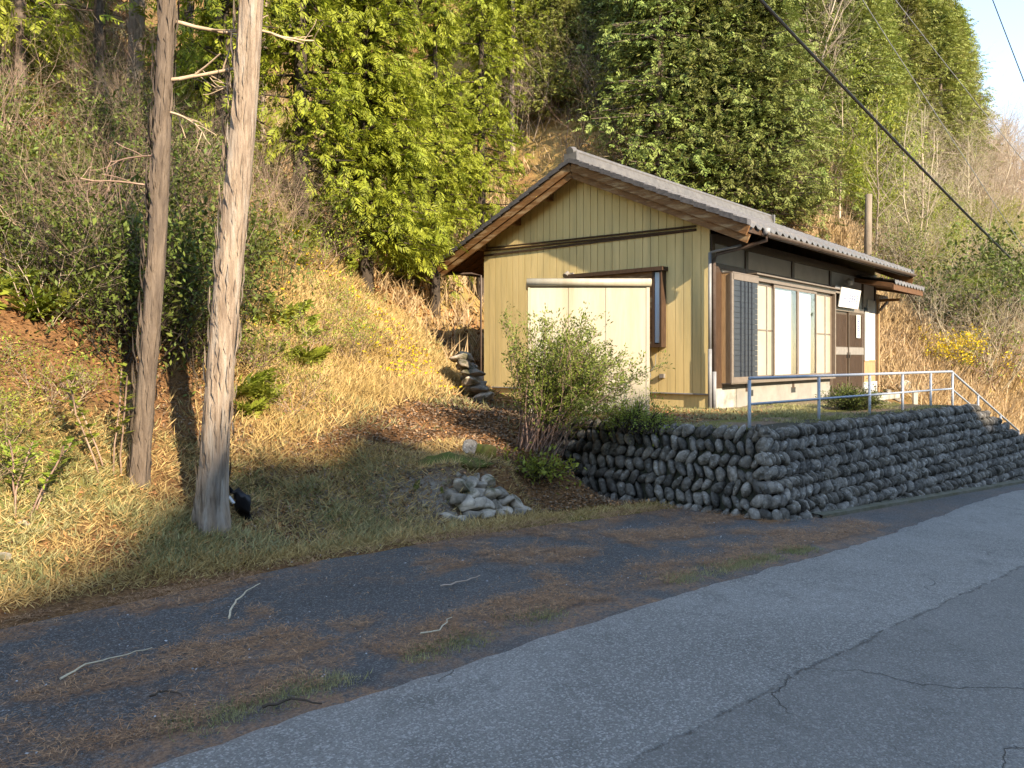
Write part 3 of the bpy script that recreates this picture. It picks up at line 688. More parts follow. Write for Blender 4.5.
# gutters
for sg, y0 in ((-1, -EO-.065), (1, W+EL+.065)):
    zE = (roofz(-EO) if sg < 0 else roofz(W+EL))-.10; e = MB(); n = 9; vv = []; xg0, xg1 = (.15 if sg < 0 else X0+.1), X1
    for x in (xg0, xg1):
        for k in range(n): t = math.pi*k/(n-1); vv.append((x, y0+.055*math.cos(t), zE-.055*math.sin(t)-(.03 if x == xg0 else 0)))
    e.add(vv, [(k,k+1,n+k+1,n+k) for k in range(n-1)]); e.build('gutter', 'pipe_brown', roofo)
e = MB(); e.tube([(.22,-EO-.06,2.93),(.22,-EO-.06,2.78),(.18,-.55,2.70),(.02,-.10,2.60),(.0,-.06,2.5),(.0,-.06,.6)], .032, 10); e.build('downpipe', 'pipe_brown', house, True)
e = MB(); e.tube([(0,-.062,.62),(0,-.062,-.02)], .038, 10); e.tube([(-.09,-.03,1.0),(-.09,-.03,-.02)], .033, 10); e.tube([(-.09,-.03,2.62),(-.09,-.03,1.0)], .028, 10); e.tube([(-.09,-.03,2.62),(.1,-.5,2.72)], .02, 8)
e.build('downpipe', 'pipe_grey', house, True)
e = MB(); e.tube([(.22,-EO-.06,2.97),(.22,-EO-.06,2.86)], .06, 12); e.build('rain_hopper', 'pipe_grey', house, True)
e = MB(); e.tube([(-.25,W+EL+.06,2.80),(-.25,W+EL+.06,2.70),(-.1,W+.3,2.68),(-.07,W+.05,2.62),(-.07,W+.05,.0)], .022, 10); e.build('downpipe', 'pipe_brown', house, True)
# entrance lean-to roof at the right end
pr = MB(); y0, y1 = -.86, 1.4; za, zb = 2.60, 3.05
pr.add([(7.3,y0,za),(9.85,y0,za),(9.85,y1,zb),(7.3,y1,zb),(7.3,y0,za-.10),(9.85,y0,za-.10),(9.85,y1,zb-.10),(7.3,y1,zb-.10)], [(0,1,2,3),(7,6,5,4),(0,4,5,1),(1,5,6,2),(3,2,6,7),(0,3,7,4)])
po = pr.build('lower_roof', 'soffit', house)
tiled(7.3, 9.9, y1, y0-.05, zb+.07, .205, 'roof_tiles', po)
e = MB(); e.bar((9.87,y0,za-.08),(9.87,y1,zb-.08), .04, .16); e.box((7.3,y0-.02,za-.16),(9.85,y0+.01,za-.03)); e.build('barge_board', 'soffit', po)
e = MB(); e.box((8.85,-.04,2.36),(9.85,.06,2.48)); e.box((9.2,-.5,2.30),(9.28,.9,2.37)); e.bar((9.1,-.06,2.08),(9.75,-.08,2.36), .05, .05); e.build('tie_beam', 'wood', po)
e = MB(); e.box((9.02,-.05,-.02),(9.12,.05,2.45)); e.build('porch_post', 'tan_wood', house)
e = MB(); e.box((9.55,1.2,-.02),(9.65,1.3,2.7)); e.build('porch_post', 'tan_wood', house)
# gable window with hood
gx = -.03
e = MB(); e.box((gx-.16,.84,1.04),(gx,2.80,1.10)); e.box((gx-.16,.84,1.10),(gx-.0,.88,2.38)); e.box((gx-.2,.80,2.38),(gx,2.88,2.45)); e.box((gx-.14,1.0,1.10),(gx,1.04,2.38))
gw = e.build('gable_window', 'dark_wood', house)
e = MB(); e.box((gx-.13,1.04,1.10),(gx-.0,2.80,2.38)); e.build('shutter_box', mt['wood'], gw)
e = MB(); e.box((gx-.11,.88,1.12),(gx-.09,1.0,2.36)); e.build('pane', M('pale_pane', (.45,.56,.66), (.52,.62,.70), 2, .2, spec=.6), gw)
# outlet, wire and lamp on the gable
e = MB(); e.box((gx-.05,.86,.50),(gx,.95,.57)); e.build('outlet_box', 'alu_grey', house)
e = MB(); e.tube([(gx-.03,1.03,.92),(gx-.015,1.05,.72),(gx-.02,1.16,.6),(gx-.02,1.14,.50)], .006, 5); e.build('wire', 'wire_grey', house)
e = MB(); e.box((gx-.04,2.86,2.34),(gx,2.98,2.50)); e.tube([(gx-.04,2.92,2.45),(gx-.14,2.92,2.5)], .02, 8); e.tube([(gx-.12,2.92,2.50),(gx-.20,2.92,2.42)], [.035,.06], 12); e.build('gable_lamp', 'alu_grey', house)
# lamp over the door
e = MB(); e.tube([(6.55,-.03,2.62),(6.55,-.10,2.62)], .05, 14); e.tube([(6.55,-.10,2.62),(6.55,-.2,2.60)], [.09,.07], 14); e.build('door_lamp', 'plaster_white', house, True)
e = MB(); e.box((5.62,-.13,2.40),(5.95,-.03,2.47)); e.tube([(5.95,-.1,2.44),(6.4,-.1,2.5),(7.3,-.1,2.42)], .012, 6); e.build('cable_box', 'pipe_grey', house)
# sign and poster
sg = MB(); Ms = Matrix.Translation((6.42,-.18,2.22)) @ Matrix.Rotation(R(9), 4, 'X')
sg.box((-.66,-.012,-.22),(.66,.012,.22), Ms); so = sg.build('name_board', 'white', None, bevel=.003)
so.parent = house
def strokes(spec, Mx, y, mat, parent, name):
    mb = MB()
    for (x, z, w, h) in spec: mb.box((x-w/2,y-.0018,z-h/2-.003),(x+w/2,y,z+h/2+.003), Mx)
    return mb.build(name, mat, parent)
blue = []; red = []
for cx in (-.02, .14, .29):
    for dz in (.06, 0, -.07): blue.append((cx, dz, .10, .017))
    blue.append((cx, -.005, .018, .15)); blue.append((cx+.035, -.03, .015, .07))
for cx in (.46,):
    for dz in (.08, .02, -.04, -.09): red.append((cx, dz, .09, .017))
    red.append((cx-.03, 0, .014, .17)); red.append((cx+.035, 0, .014, .12))
blue += [(-.43, .09, .018, .09), (-.40, .12, .06, .014), (-.35, -.02, .14, .014), (-.35, -.05, .014, .06)]
strokes(blue, Ms, -.0125, 'ink', so, 'lettering'); strokes(red, Ms, -.0125, 'ink_red', so, 'lettering')
ps_ = MB(); ps_.box((7.22,-.078,1.33),(7.50,-.072,1.88)); po_ = ps_.build('notice_sheet', 'white', house)
strokes([(7.36, 1.78-.055*k, .10+.05*(k % 2), .022) for k in range(8)]+[(7.36,1.6,.02,.3),(7.31,1.62,.016,.1),(7.41,1.5,.016,.12)], None, -.0785, 'ink', po_, 'lettering')
# entrance step
st = MB(); st.box((5.7,-.75,-.12),(8.3,-.055,.0)); st.box((.2,-.35,-.2),(5.3,-.03,-.06)); st.build('step', 'concrete', house, bevel=.008)

# ------------------------------------------------------------ storage shed
shed = empty('storage_shed', (1.15, 11.9, TZ), R(0)); tag(shed, 'cream steel storage shed standing in front of the gable wall', 'shed')
mb = MB(); mb.box((-.90,-.36,.04),(.90,.38,1.98)); mb.build('shed_body', 'shed', shed, bevel=.008)
for a, b_ in ((-.88,-.31),(-.305,.25),(.255,.88)):
    mb = MB(); mb.box((a,-.385,.07),(b_,-.365,1.93)); mb.build('shed_door', 'shed', shed, bevel=.004)
mb = MB(); mb.box((-.93,-.42,1.95),(.93,.42,2.05)); mb.build('shed_roof', 'shed', shed, bevel=.02)
mb = MB(); mb.tube([(-.93,-.40,2.0),(.93,-.40,2.0)], .06, 14); mb.build('roof_rim', 'shed', shed, True)
for a, b_ in ((.86,.91), (-.91,-.882)): mb = MB(); mb.box((a,-.395,.04),(b_,-.36,1.96)); mb.build('corner_post', 'shed', shed)
for x in (-.8, 0, .8): mb = MB(); mb.box((x-.1,-.3,-.12),(x+.1,.3,.05)); mb.build('block', 'concrete', shed)

# ------------------------------------------------------------ pipe railing
rail = empty('pipe_railing', (*to_xy(8.55, 5.0), TZ)); tag(rail, 'galvanised two-rail pipe railing along the top of the cobble wall', 'railing')
org = np.array(rail.location)
def rp_(p, h, q=5.0): x, y = to_xy(p, q); base = TZ if p < 15.71 else TZ-.327*(p-15.7); return np.array([x, y, base+h])-org
for p in (8.55, 10.38, 12.05, 13.34, 14.6, 15.7, 17.15, 18.6, 19.9):
    mb = MB(); mb.tube([rp_(p, -.35), rp_(p, .60)], .021, 10); mb.build('post', 'galv', rail, True)
for h in (.62, .30):
    mb = MB(); mb.tube([rp_(8.55-.0, h), rp_(15.66, h), rp_(15.78, h-.02), rp_(19.9, h)], .021 if h > .5 else .017, 10); mb.build('rail', 'galv', rail, True)

# ------------------------------------------------------------ poles and wires
pt = hit(866, 232); 
pw = hit(868, 262)
def pole(pxb, depth, ztop, r, label, mat):
    x = (pxb-512)/F*depth; z = float(ground(x, depth)); o = MB()
    o.tube([(0,0,-.3),(.03,0,(ztop-z)*.5),(.06,0,ztop-z)], [r,r*.9,r*.8], 10); ob = o.build('utility_pole', mat, None, True); ob.location = (x, depth, z); tag(ob, label, 'pole'); return ob
pole(867, 27, 5.75, .14, 'slim weathered wooden pole standing behind the right end of the tiled roof', 'pole')
def wire(name, pts, r, mat, label, sag=.3):
    (a, b) = map(Vector, pts); P = []
    for i in range(25):
        t = i/24; p = a.lerp(b, t); p.z -= sag*4*t*(1-t); P.append(p)
    mb = MB(); mb.tube(P, r, 6); o = mb.build(name, mat); tag(o, label, 'cable'); return o
def at(px, py, Y): return ((px-512)/F*Y, Y, (358-py)/F*Y)
wire('overhead_cable', (at(690, -75, 15), at(1100, 345, 32)), .036, 'wire_black', 'thick black overhead cable running down from top centre to the right', .18)
wire('overhead_wire', (at(850, -20, 16), at(1080, 330, 24)), .010, 'wire_grey', 'thin pale overhead wire crossing the trees, nearest the thick black cable', .1)
wire('overhead_wire', (at(880, -20, 18), at(1090, 240, 26)), .010, 'wire_grey', 'thin pale overhead wire crossing the trees, the higher of the two', .1)
wire('overhead_wire', (at(985, -20, 20), at(1035, 110, 20)), .012, 'wire_black', 'thin dark overhead wire against the patch of blue sky', 0)

# ------------------------------------------------------------ vegetation kit
def orient(d, n, rng):
    """rotation matrices whose x axis = d, z axis near n"""
    d = d/np.linalg.norm(d, axis=1, keepdims=True); s = np.cross(n, d); s /= np.linalg.norm(s, axis=1, keepdims=True)+1e-9
    return np.stack([d, s, np.cross(d, s)], 2)
def leaves(P, Rm, Ls, Ws, cup=.0):
    N = len(P); u = np.array([[0,0,0],[.45,.5,.06],[1,0,0],[.45,-.5,.06]])
    V = np.repeat(u[None], N, 0); V[:, :, 0] *= Ls[:, None]; V[:, :, 1] *= Ws[:, None]; V[:, :, 2] *= Ls[:, None]
    V = np.einsum('nij,nvj->nvi', Rm, V)+P[:, None]
    return V.reshape(-1, 3), np.arange(N*4).reshape(N, 4)
def frond_unit(n=9, L=1., spread=.45, ll=.3, lw=.09, rng=None):
    """flat spray: list of leaves (pos, dir) in the xy plane"""
    P = []; D = []; S = []
    for i in range(n):
        t = (i+1)/n; 
        for sd in (-1, 1):
            a = sd*R(38+10*rng.rand()); P.append((t*L*.85, 0, -.12*t*t)); D.append((math.cos(a), math.sin(a), -.25-.2*rng.rand())); S.append(spread*(1-.6*t))
    P.append((L*.8, 0, -.1)); D.append((1, 0, -.3)); S.append(.3)
    return np.array(P), np.array(D), np.array(S)
def fronds(centres, dirs, size, rng, n=7, lw=.3):
    P0, D0, S0 = frond_unit(n, 1, .5, rng=rng)
    N = len(centres); up = np.tile([0, 0, 1.], (N, 1))+rng.randn(N, 3)*.45
    Rm = orient(dirs, up, rng)
    P = np.einsum('nij,kj->nki', Rm, P0)*size[:, None, None]+centres[:, None]
    D = np.einsum('nij,kj->nki', Rm, D0); Z = np.repeat(Rm[:, None, :, 2], len(P0), 1)
    Ls = (size[:, None]*S0[None]).ravel()
    P = P.reshape(-1, 3); D = D.reshape(-1, 3)+rng.randn(P.shape[0], 3)*.12; Z = Z.reshape(-1, 3)+rng.randn(P.shape[0], 3)*.25
    return leaves(P, orient(D, Z, rng), Ls, Ls*lw)
def segs_mesh(S, n=4):
    """S: array (N,8) p0 p1 r0 r1 -> open prisms"""
    S = np.asarray(S, float); p0 = S[:, :3]; p1 = S[:, 3:6]; d = p1-p0; d /= np.linalg.norm(d, axis=1, keepdims=True)+1e-9
    a = np.where(np.abs(d[:, 2:3]) < .9, [[0,0,1.]], [[1.,0,0]]); s = np.cross(d, a); s /= np.linalg.norm(s, axis=1, keepdims=True); u = np.cross(s, d)
    V = []
    for p, r in ((p0, S[:, 6]), (p1, S[:, 7])):
        for k in range(n):
            t = 2*math.pi*k/n; V.append(p+(s*math.cos(t)+u*math.sin(t))*r[:, None])
    V = np.stack(V, 1).reshape(-1, 3); N = len(S); b = (np.arange(N)*2*n)[:, None, None]
    f = np.array([[k, (k+1) % n, n+(k+1) % n, n+k] for k in range(n)])[None]+b
    return V, f.reshape(-1, 4)
def grow(rng, p, d, L, r, depth, S, tips, nseg=4, wig=.25, kids=3, up=.08, shrink=.62, ang=.7):
    p = np.array(p, float); d = np.array(d, float); d /= np.linalg.norm(d)
    for i in range(nseg):
        d = d+rng.randn(3)*wig*.5; d[2] += up; d /= np.linalg.norm(d)
        q = p+d*L/nseg; r1 = r*(1-.45/nseg); S.append((*p, *q, r, r1)); p = q; r = r1
        if depth > 0 and i >= 1:
            for k in range(kids if i == nseg-1 else max(1, kids-2)):
                dd = d+rng.randn(3)*ang; grow(rng, p, dd, L*shrink*(.7+.5*rng.rand()), r*.6, depth-1, S, tips, max(2, nseg-1), wig, kids, up, shrink, ang)
    if depth <= 0: tips.append((*p, *d))
    return S, tips

def bare_bush(seed, h=2.4, stems=7, r=.02, depth=3, spread=.6, up=.06, wig=.3, kids=3):
    rng = rs(seed); S = []; tips = []
    for k in range(stems):
        a = rng.rand()*6.28; d = (math.cos(a)*spread, math.sin(a)*spread, 1)
        grow(rng, (rng.randn()*.08, rng.randn()*.08, -.1), d, h*(.45+.25*rng.rand()), r*(.7+.6*rng.rand()), depth, S, tips, 4, wig, kids, up)
    return np.array(S), np.array(tips)
def leafy(seed, stems, tips, n_per, L, W, spread, droop=0.2):
    rng = rs(seed); T = np.repeat(tips, n_per, 0); N = len(T)
    P = T[:, :3]+rng.randn(N, 3)*spread; D = T[:, 3:]*.6+rng.randn(N, 3)*.8; D[:, 2] -= droop
    Z = np.tile([0, 0, 1.], (N, 1))+rng.randn(N, 3)*.5
    Ls = L*(.7+.6*rng.rand(N)); return leaves(P, orient(D, Z, rng), Ls, Ls*W)
def veg(name, parts, loc, label, cat, group=None, rz=0, sc=1):
    o = empty(name, loc, rz); o.scale = (sc,)*3; tag(o, label, cat, group or None)
    for pn, me, m in parts:
        c = bpy.data.objects.new(pn, me); col.objects.link(c); c.parent = o
        if not len(me.materials): me.materials.append(mt[m] if isinstance(m, str) else m)
    return o
def copy_thing(o, loc, rz, sc, label=None):
    c = o.copy(); col.objects.link(c); c.location = loc; c.rotation_euler = (0, 0, rz); c.scale = sc if hasattr(sc, '__len__') else (sc,)*3
    if label: c['label'] = label
    for ch in [x for x in o.children]:
        d = ch.copy(); col.objects.link(d); d.parent = c
    return c
def mesh_segs(name, S, n=4): v, f = segs_mesh(S, n); return raw(name, v, f)
def mesh_leaves(name, vf): return raw(name, *vf)

# --- conifer crowns for the forested slope
def conifer_parts(seed, h, r, mat, bare=.18, dens=95, fsize=.55, trunkmat='bark_grey', fn=4, flw=.36, drp=.3):
    rng = rs(seed); cen = []; dirs = []; sz = []; S = [(0,0,-.3, 0,0,h*.5, .16, .11), (0,0,h*.5, 0,0,h*.97, .11, .02)]
    for k in range(dens):
        t = bare+(1-bare)*(rng.rand()**.9); a = rng.rand()*6.283
        prof = (1-t)**.75*(.55+.45*min(1, (t-bare)/.15+.4))
        rr = r*prof*(.75+.45*rng.rand()); o = np.array([math.cos(a), math.sin(a), 0])
        tip = np.array([0, 0, h*t])+o*rr; tip[2] -= rr*.12; S.append((0,0,h*t+.05, *tip, .03, .008))
        m = int(13+10*prof); q = rng.rand(m)**.6
        P = np.array([0, 0, h*t])+(tip-np.array([0, 0, h*t]))*q[:, None]+rng.randn(m, 3)*np.array([.30,.30,.22])*(.5+.5*prof)
        cen.append(P); dd = o[None]*.9+rng.randn(m, 3)*.5; dd[:, 2] -= drp; dirs.append(dd); sz.append(fsize*(.6+.7*rng.rand(m)))
    v = fronds(np.concatenate(cen), np.concatenate(dirs), np.concatenate(sz), rng, fn, flw)
    return [('trunk', mesh_segs('trunk', S, 7), trunkmat), ('crown', mesh_leaves('crown', v), mat)]

FG = 'conifers of the forest on the slope behind the house'
protos = []
far = (0, 0, -500)
def proto_list(name, plist, label, cat, group): return dict(name=name, parts=plist, label=label, cat=cat, group=group, first=[None]*len(plist))
K = {}
K['cedar'] = proto_list('cedar_tree', [conifer_parts(s, 9.5, 2.4, 'cedar', .03, 200, .35) for s in (1, 2, 3, 4)], 'dense dark green conifer in the forest on the slope behind the house', 'tree', FG)
K['cypress'] = proto_list('cypress_tree', [conifer_parts(s, 9, 2.0, 'cedar_warm', .03, 200, .35) for s in (5, 6, 7)], 'yellowish green conifer in the forest on the slope behind the house', 'tree', 'yellow green conifers on the slope')
def bamboo_parts(seed, h=5.5):
    rng = rs(seed); S = []; P = []; D = []
    for k in range(9):
        a = rng.rand()*6.28; x, y = rng.randn(2)*.25; lean = .22; p = np.array([x, y, -.2]); d = np.array([math.cos(a)*lean, math.sin(a)*lean, 1.]); n = 9
        for i in range(n):
            d = d+np.array([math.cos(a), math.sin(a), 0])*.045; d /= np.linalg.norm(d); q = p+d*h/n; S.append((*p, *q, .02, .017)); p = q
            if i > 1:
                m = 60; P.append(p+rng.randn(m, 3)*np.array([.32,.32,.28])); dd = rng.randn(m, 3); dd[:, 2] -= .7; D.append(dd)
    P = np.concatenate(P); D = np.concatenate(D); N = len(P); Ls = .20*(.6+.7*rng.rand(N))
    return [('stems', mesh_segs('stems', S, 5), 'light_leaf'), ('foliage', mesh_leaves('foliage', leaves(P, orient(D, np.tile([0,0,1.], (N,1))+rng.randn(N,3)*.5, rng), Ls, Ls*.3)), 'bamboo')]
K['bamboo'] = proto_list('leafy_thicket', [bamboo_parts(s) for s in (8, 9)], 'bright yellow green leafy thicket plant on the slope behind the house', 'shrub', 'yellow green thicket on the slope')
def bare_parts(seed, h, stems, mat, r=.02, depth=3, kids=3, up=.06):
    S, T = bare_bush(seed, h, stems, r, depth, .55, up, .3, kids)
    return [('branches', mesh_segs('branches', S, 3), mat)]
K['bare'] = proto_list('bare_shrub', [bare_parts(s, 3.0, 6, 'twig', .016) for s in (10, 11, 12)], 'leafless brown twiggy shrub on the slope around the house', 'shrub', 'bare brown shrubs on the slope')
K['pale'] = proto_list('bare_thicket', [bare_parts(s, 3.4, 6, 'twig_pale', .018) for s in (13, 14)], 'leafless pale twiggy shrub on the sunny slope', 'shrub', 'pale bare shrubs on the slope')
def tall_bare(seed, h, mat):
    rng = rs(seed); S = []; tips = []; p = np.array([0, 0, -.3]); d = np.array([rng.randn()*.12, rng.randn()*.12, 1.]); n = 12; r = .085
    for i in range(n):
        d = d+rng.randn(3)*.05; d[2] = abs(d[2]); d /= np.linalg.norm(d); q = p+d*h/n; S.append((*p, *q, r, r*.88)); p = q; r *= .88
        if i > 2:
            for k in range(2):
                a = rng.rand()*6.28; dd = np.array([math.cos(a), math.sin(a), .9]); grow(rng, p, dd, h*.22*(1.2-i/n), r*.45, 2, S, tips, 4, .25, 3, .08)
    S = np.array(S); k = 14
    return [('trunk', mesh_segs('trunk', S[:3], 7), mat), ('branches', mesh_segs('branches', S[3:], 3), mat)]
K['tall'] = proto_list('bare_tree', [tall_bare(s, 7.5, 'twig_pale') for s in (15, 16, 17)], 'tall slender leafless tree on the slope behind the house', 'tree', 'bare trees on the slope')
def ever_parts(seed, h, mat, L=.10, W=.42, n=9, stems=6, spread=.12, twig='twig_dark', depth=2):
    S, T = bare_bush(seed, h, stems, .014, depth, .6, .02, .3, 3)
    return [('stems', mesh_segs('stems', S, 3), twig), ('foliage', mesh_leaves('foliage', leafy(seed+50, S, T, n, L, W, spread)), mat)]
K['ever'] = proto_list('evergreen_shrub', [ever_parts(s, 1.5, 'evergreen', .075, .42, 6) for s in (20, 21, 22)], 'glossy dark evergreen shrub in the undergrowth of the slope', 'shrub', 'dark evergreen shrubs of the undergrowth')
K['light'] = proto_list('leafy_shrub', [ever_parts(s, 1.1, 'light_leaf', .06, .42, 5, 5, .10, 'twig') for s in (24, 25)], 'bright yellow green leafy shrub growing low on the bank', 'shrub', 'bright green shrubs of the bank')
def place(kind, loc, sc=1, rz=None, label=None, rng=rs(99)):
    k = K[kind]; i = rng.randint(len(k['parts'])); rz = rng.rand()*6.28 if rz is None else rz; loc = Vector(loc)
    if k['first'][i] is None:
        k['first'][i] = veg(k['name'], k['parts'][i], loc, label or k['label'], k['cat'], k['group'], rz, sc); return k['first'][i]
    return copy_thing(k['first'][i], loc, rz, sc, label or k['label'])

rng = rs(123)
def clear_house(x, y, m=.8):
    dx, dy = x-BX, y-BY; a = dx*.665+dy*.747; b = -dx*.747+dy*.665
    return not (-1.2-m < a < 10+m and -1.2-m < b < W+1+m)

def inpoly(x, y, poly):
    c = False; n = len(poly)
    for i in range(n):
        (x1, y1), (x2, y2) = poly[i], poly[(i+1) % n]
        if (y1 > y) != (y2 > y) and x < (x2-x1)*(y-y1)/(y2-y1)+x1: c = not c
    return c
HITS = {}
def zone(kind, n, poly, s0, s1, sink=.15, grow_with=0, label=None, start=6):
    """spread n plants over the part of the slope seen inside a patch of the view"""
    xs_ = [a for a, b in poly]; ys_ = [b for a, b in poly]; c = 0; t = 0
    while c < n and t < n*20:
        t += 1; px = min(xs_)+(max(xs_)-min(xs_))*rng.rand(); py = min(ys_)+(max(ys_)-min(ys_))*rng.rand()
        if not inpoly(px, py, poly): continue
        h = hit(px, py, start)
        if h is None or not clear_house(h.x, h.y): continue
        s = (s0+(s1-s0)*rng.rand())*(1+grow_with*max(0, h.y-20)/20)
        place(kind, (h.x, h.y, h.z-sink*s), s, label=label); c += 1
def rect(a, b, c, d): return [(a, b), (c, b), (c, d), (a, d)]
# forest behind and above the house
def fern_parts(seed):
    rng = rs(seed); n = 16; C = rng.randn(n, 3)*.04; a = rng.rand(n)*6.28; D = np.stack([np.cos(a), np.sin(a), .55+.4*rng.rand(n)], 1)
    return [('fronds', mesh_leaves('fronds', fronds(C, D, .55+.35*rng.rand(n), rng, 13, .30)), 'bamboo')]
K['fern'] = proto_list('fern', [fern_parts(s) for s in (31, 32)], 'fern', 'fern', 'ferns')
def Z(kind, n, poly, s0, s1, label, group, **kw):
    K[kind]['group'] = group; zone(kind, n, poly, s0, s1, label=label, **kw)
_place = place
def place(kind, loc, sc=1, rz=None, label=None):
    o = _place(kind, loc, sc, rz, label); g_ = K[kind]['group']
    if g_: o['group'] = g_
    elif 'group' in o: del o['group']
    return o
Z('cedar', 40, [(590,-40),(720,-40),(770,240),(640,225),(600,60)], .75, 1.15, 'dense dark green conifer on the slope straight above the tiled roof', 'dark conifers above the roof', grow_with=.4)
Z('cypress', 22, [(700,-40),(800,-40),(830,200),(740,200)], .7, 1.1, 'yellowish green conifer among the dark ones behind the black cable', 'yellow green conifers behind the black cable', grow_with=.4)
Z('tall', 14, [(640,0),(850,0),(850,200),(640,190)], .9, 1.3, 'slender leafless tree among the conifers above the roof', 'slender bare trees above the roof', grow_with=.3)
Z('cedar', 24, [(720,-40),(830,-40),(845,215),(760,245)], .75, 1.15, 'dark green conifer on the slope behind the black cable, right of those above the roof', 'dark conifers behind the black cable', grow_with=.4)
Z('cedar', 30, [(830,-40),(960,-40),(930,60),(870,140),(830,190)], .75, 1.15, 'dark green conifer high on the slope left of the patch of blue sky', 'dark conifers next to the sky', grow_with=.4)
Z('cypress', 24, [(780,-40),(870,-40),(890,200),(850,210),(800,60)], .7, 1.05, 'yellowish green conifer on the slope above the right end of the roof', 'yellow green conifers above the right end of the roof', grow_with=.35)
Z('cypress', 32, [(870,-40),(950,-30),(965,80),(960,215),(890,200)], .7, 1.05, 'yellowish green conifer on the slope below the patch of blue sky', 'yellow green conifers below the sky', grow_with=.35)
Z('cedar', 24, [(240,-60),(575,-60),(575,20),(240,40)], .8, 1.2, 'dark conifer at the top of the bank left of the roof peak', 'dark conifers at the top of the bank', grow_with=.3)
Z('cypress', 26, [(490,-20),(590,-20),(600,90),(560,140),(500,120)], .45, .85, 'yellowish green conifer on the slope just left of the roof peak', 'yellow green conifers left of the roof peak', start=14)
Z('pale', 34, [(470,0),(640,0),(650,150),(560,140),(490,160)], .6, 1.1, 'leafless pale shrub on the slope behind the roof peak', 'pale bare shrubs behind the roof peak', start=14)
Z('bamboo', 14, [(800,100),(850,60),(870,220),(900,260),(820,240)], .7, 1.0, 'bright yellow green leafy thicket plant above the right end of the roof', 'yellow green thicket above the roof', grow_with=.2)
Z('bare', 75, [(540,20),(640,20),(680,150),(800,160),(860,240),(700,230),(560,150)], .8, 1.3, 'leafless brown twiggy shrub on the slope directly behind the tiled roof', 'bare shrubs behind the roof')
Z('bare', 30, [(480,30),(570,30),(560,130),(490,130)], .6, .9, 'leafless brown shrub just left of the roof peak', 'bare shrubs left of the roof peak')
Z('pale', 90, [(850,170),(950,210),(1060,60),(1060,420),(1010,400),(900,330),(870,240)], .5, 1.0, 'leafless pale twiggy shrub on the sunny slope right of the house', 'pale bare shrubs right of the house', grow_with=.15)
Z('pale', 50, [(930,120),(1050,90),(1050,240),(930,240)], .9, 1.5, 'leafless pale shrub on the far slope at the right edge below the sky', 'pale bare shrubs below the sky', grow_with=.35, start=25)
Z('bare', 24, [(940,120),(1050,110),(1050,240),(930,240)], 1.0, 1.6, 'leafless brown shrub on the far slope at the right edge below the sky', 'brown bare shrubs below the sky', grow_with=.35, start=25)
Z('bamboo', 14, [(880,190),(1040,200),(1050,300),(900,290)], .35, .6, 'bright yellow green leafy thicket plant on the sunny slope right of the house', 'yellow green thicket right of the house', start=18)
Z('light', 70, [(820,200),(960,200),(1050,230),(1050,330),(900,320)], .9, 1.9, 'yellow green leafy shrub on the sunny slope right of the house', 'leafy shrubs right of the house', start=18)
Z('ever', 26, [(820,150),(960,200),(1050,200),(1050,330),(900,300)], .8, 1.7, 'dark leafy shrub on the sunny slope right of the house', 'dark shrubs right of the house', start=18)
Z('tall', 30, [(700,160),(860,210),(960,190),(1060,60),(1060,260),(880,280)], .6, .95, 'slender leafless tree on the slope behind and right of the house', 'slender bare trees on the slope', grow_with=.1)
# undergrowth of the near slope, left
Z('light', 34, [(100,40),(330,40),(340,260),(270,420),(180,420),(120,260)], .5, 1.0, 'bright leafy shrub in the undergrowth around the two big trunks', 'bright shrubs around the big trunks', start=5)
Z('ever', 50, [(90,150),(190,130),(200,370),(110,370)], .6, 1.0, 'glossy dark evergreen shrub behind and between the two front trunks', 'dark shrubs between the front trunks', start=5)
Z('ever', 30, [(150,60),(330,40),(340,260),(270,420),(180,420),(120,260)], .6, 1.05, 'glossy dark evergreen shrub in the undergrowth around the two big trunks', 'dark shrubs around the big trunks', start=5)
Z('ever', 46, [(330,60),(420,120),(560,180),(520,250),(430,250),(330,250)], .6, 1.05, 'glossy dark evergreen shrub on the bank above the grassy mound', 'dark shrubs above the mound', start=5)
Z('bare', 52, [(0,-30),(330,-30),(330,240),(260,330),(60,300),(-30,200)], .35, .7, 'leafless brown shrub in the undergrowth of the bank at upper left', 'bare shrubs of the left bank', start=5)
Z('pale', 14, [(0,-30),(300,-30),(300,200),(40,340),(-30,240)], .3, .55, 'leafless pale shrub on the bank at upper left', 'pale shrubs of the left bank', start=5)
Z('light', 12, [(-40,340),(90,400),(70,500),(-40,500)], .35, .6, 'bright yellow green leafy shrub low on the bank at the left edge', 'bright shrubs at the left edge', start=5)
Z('light', 30, [(80,60),(250,200),(260,420),(330,280),(420,210),(520,200),(400,330),(280,430),(180,400),(100,200)], .4, .8, 'bright green leafy shrub among the undergrowth between the trunks and the mound', 'bright shrubs of the bank', start=5)
Z('ever', 16, [(-30,120),(70,210),(130,300),(60,310),(-30,290)], .5, .9, 'glossy dark evergreen shrub on the bank near the left edge', 'dark shrubs near the left edge', start=5)
Z('fern', 80, [(-30,0),(90,20),(160,160),(150,300),(60,330),(-30,300)], .5, .9, 'yellow green fern on the steep bank at upper left', 'ferns of the left bank', start=5)
Z('fern', 26, [(230,200),(330,200),(300,400),(230,420)], .4, .7, 'yellow green fern right of the large pale trunk', 'ferns right of the large trunk', start=5)
K['light']['group'] = None; K['ever']['group'] = None

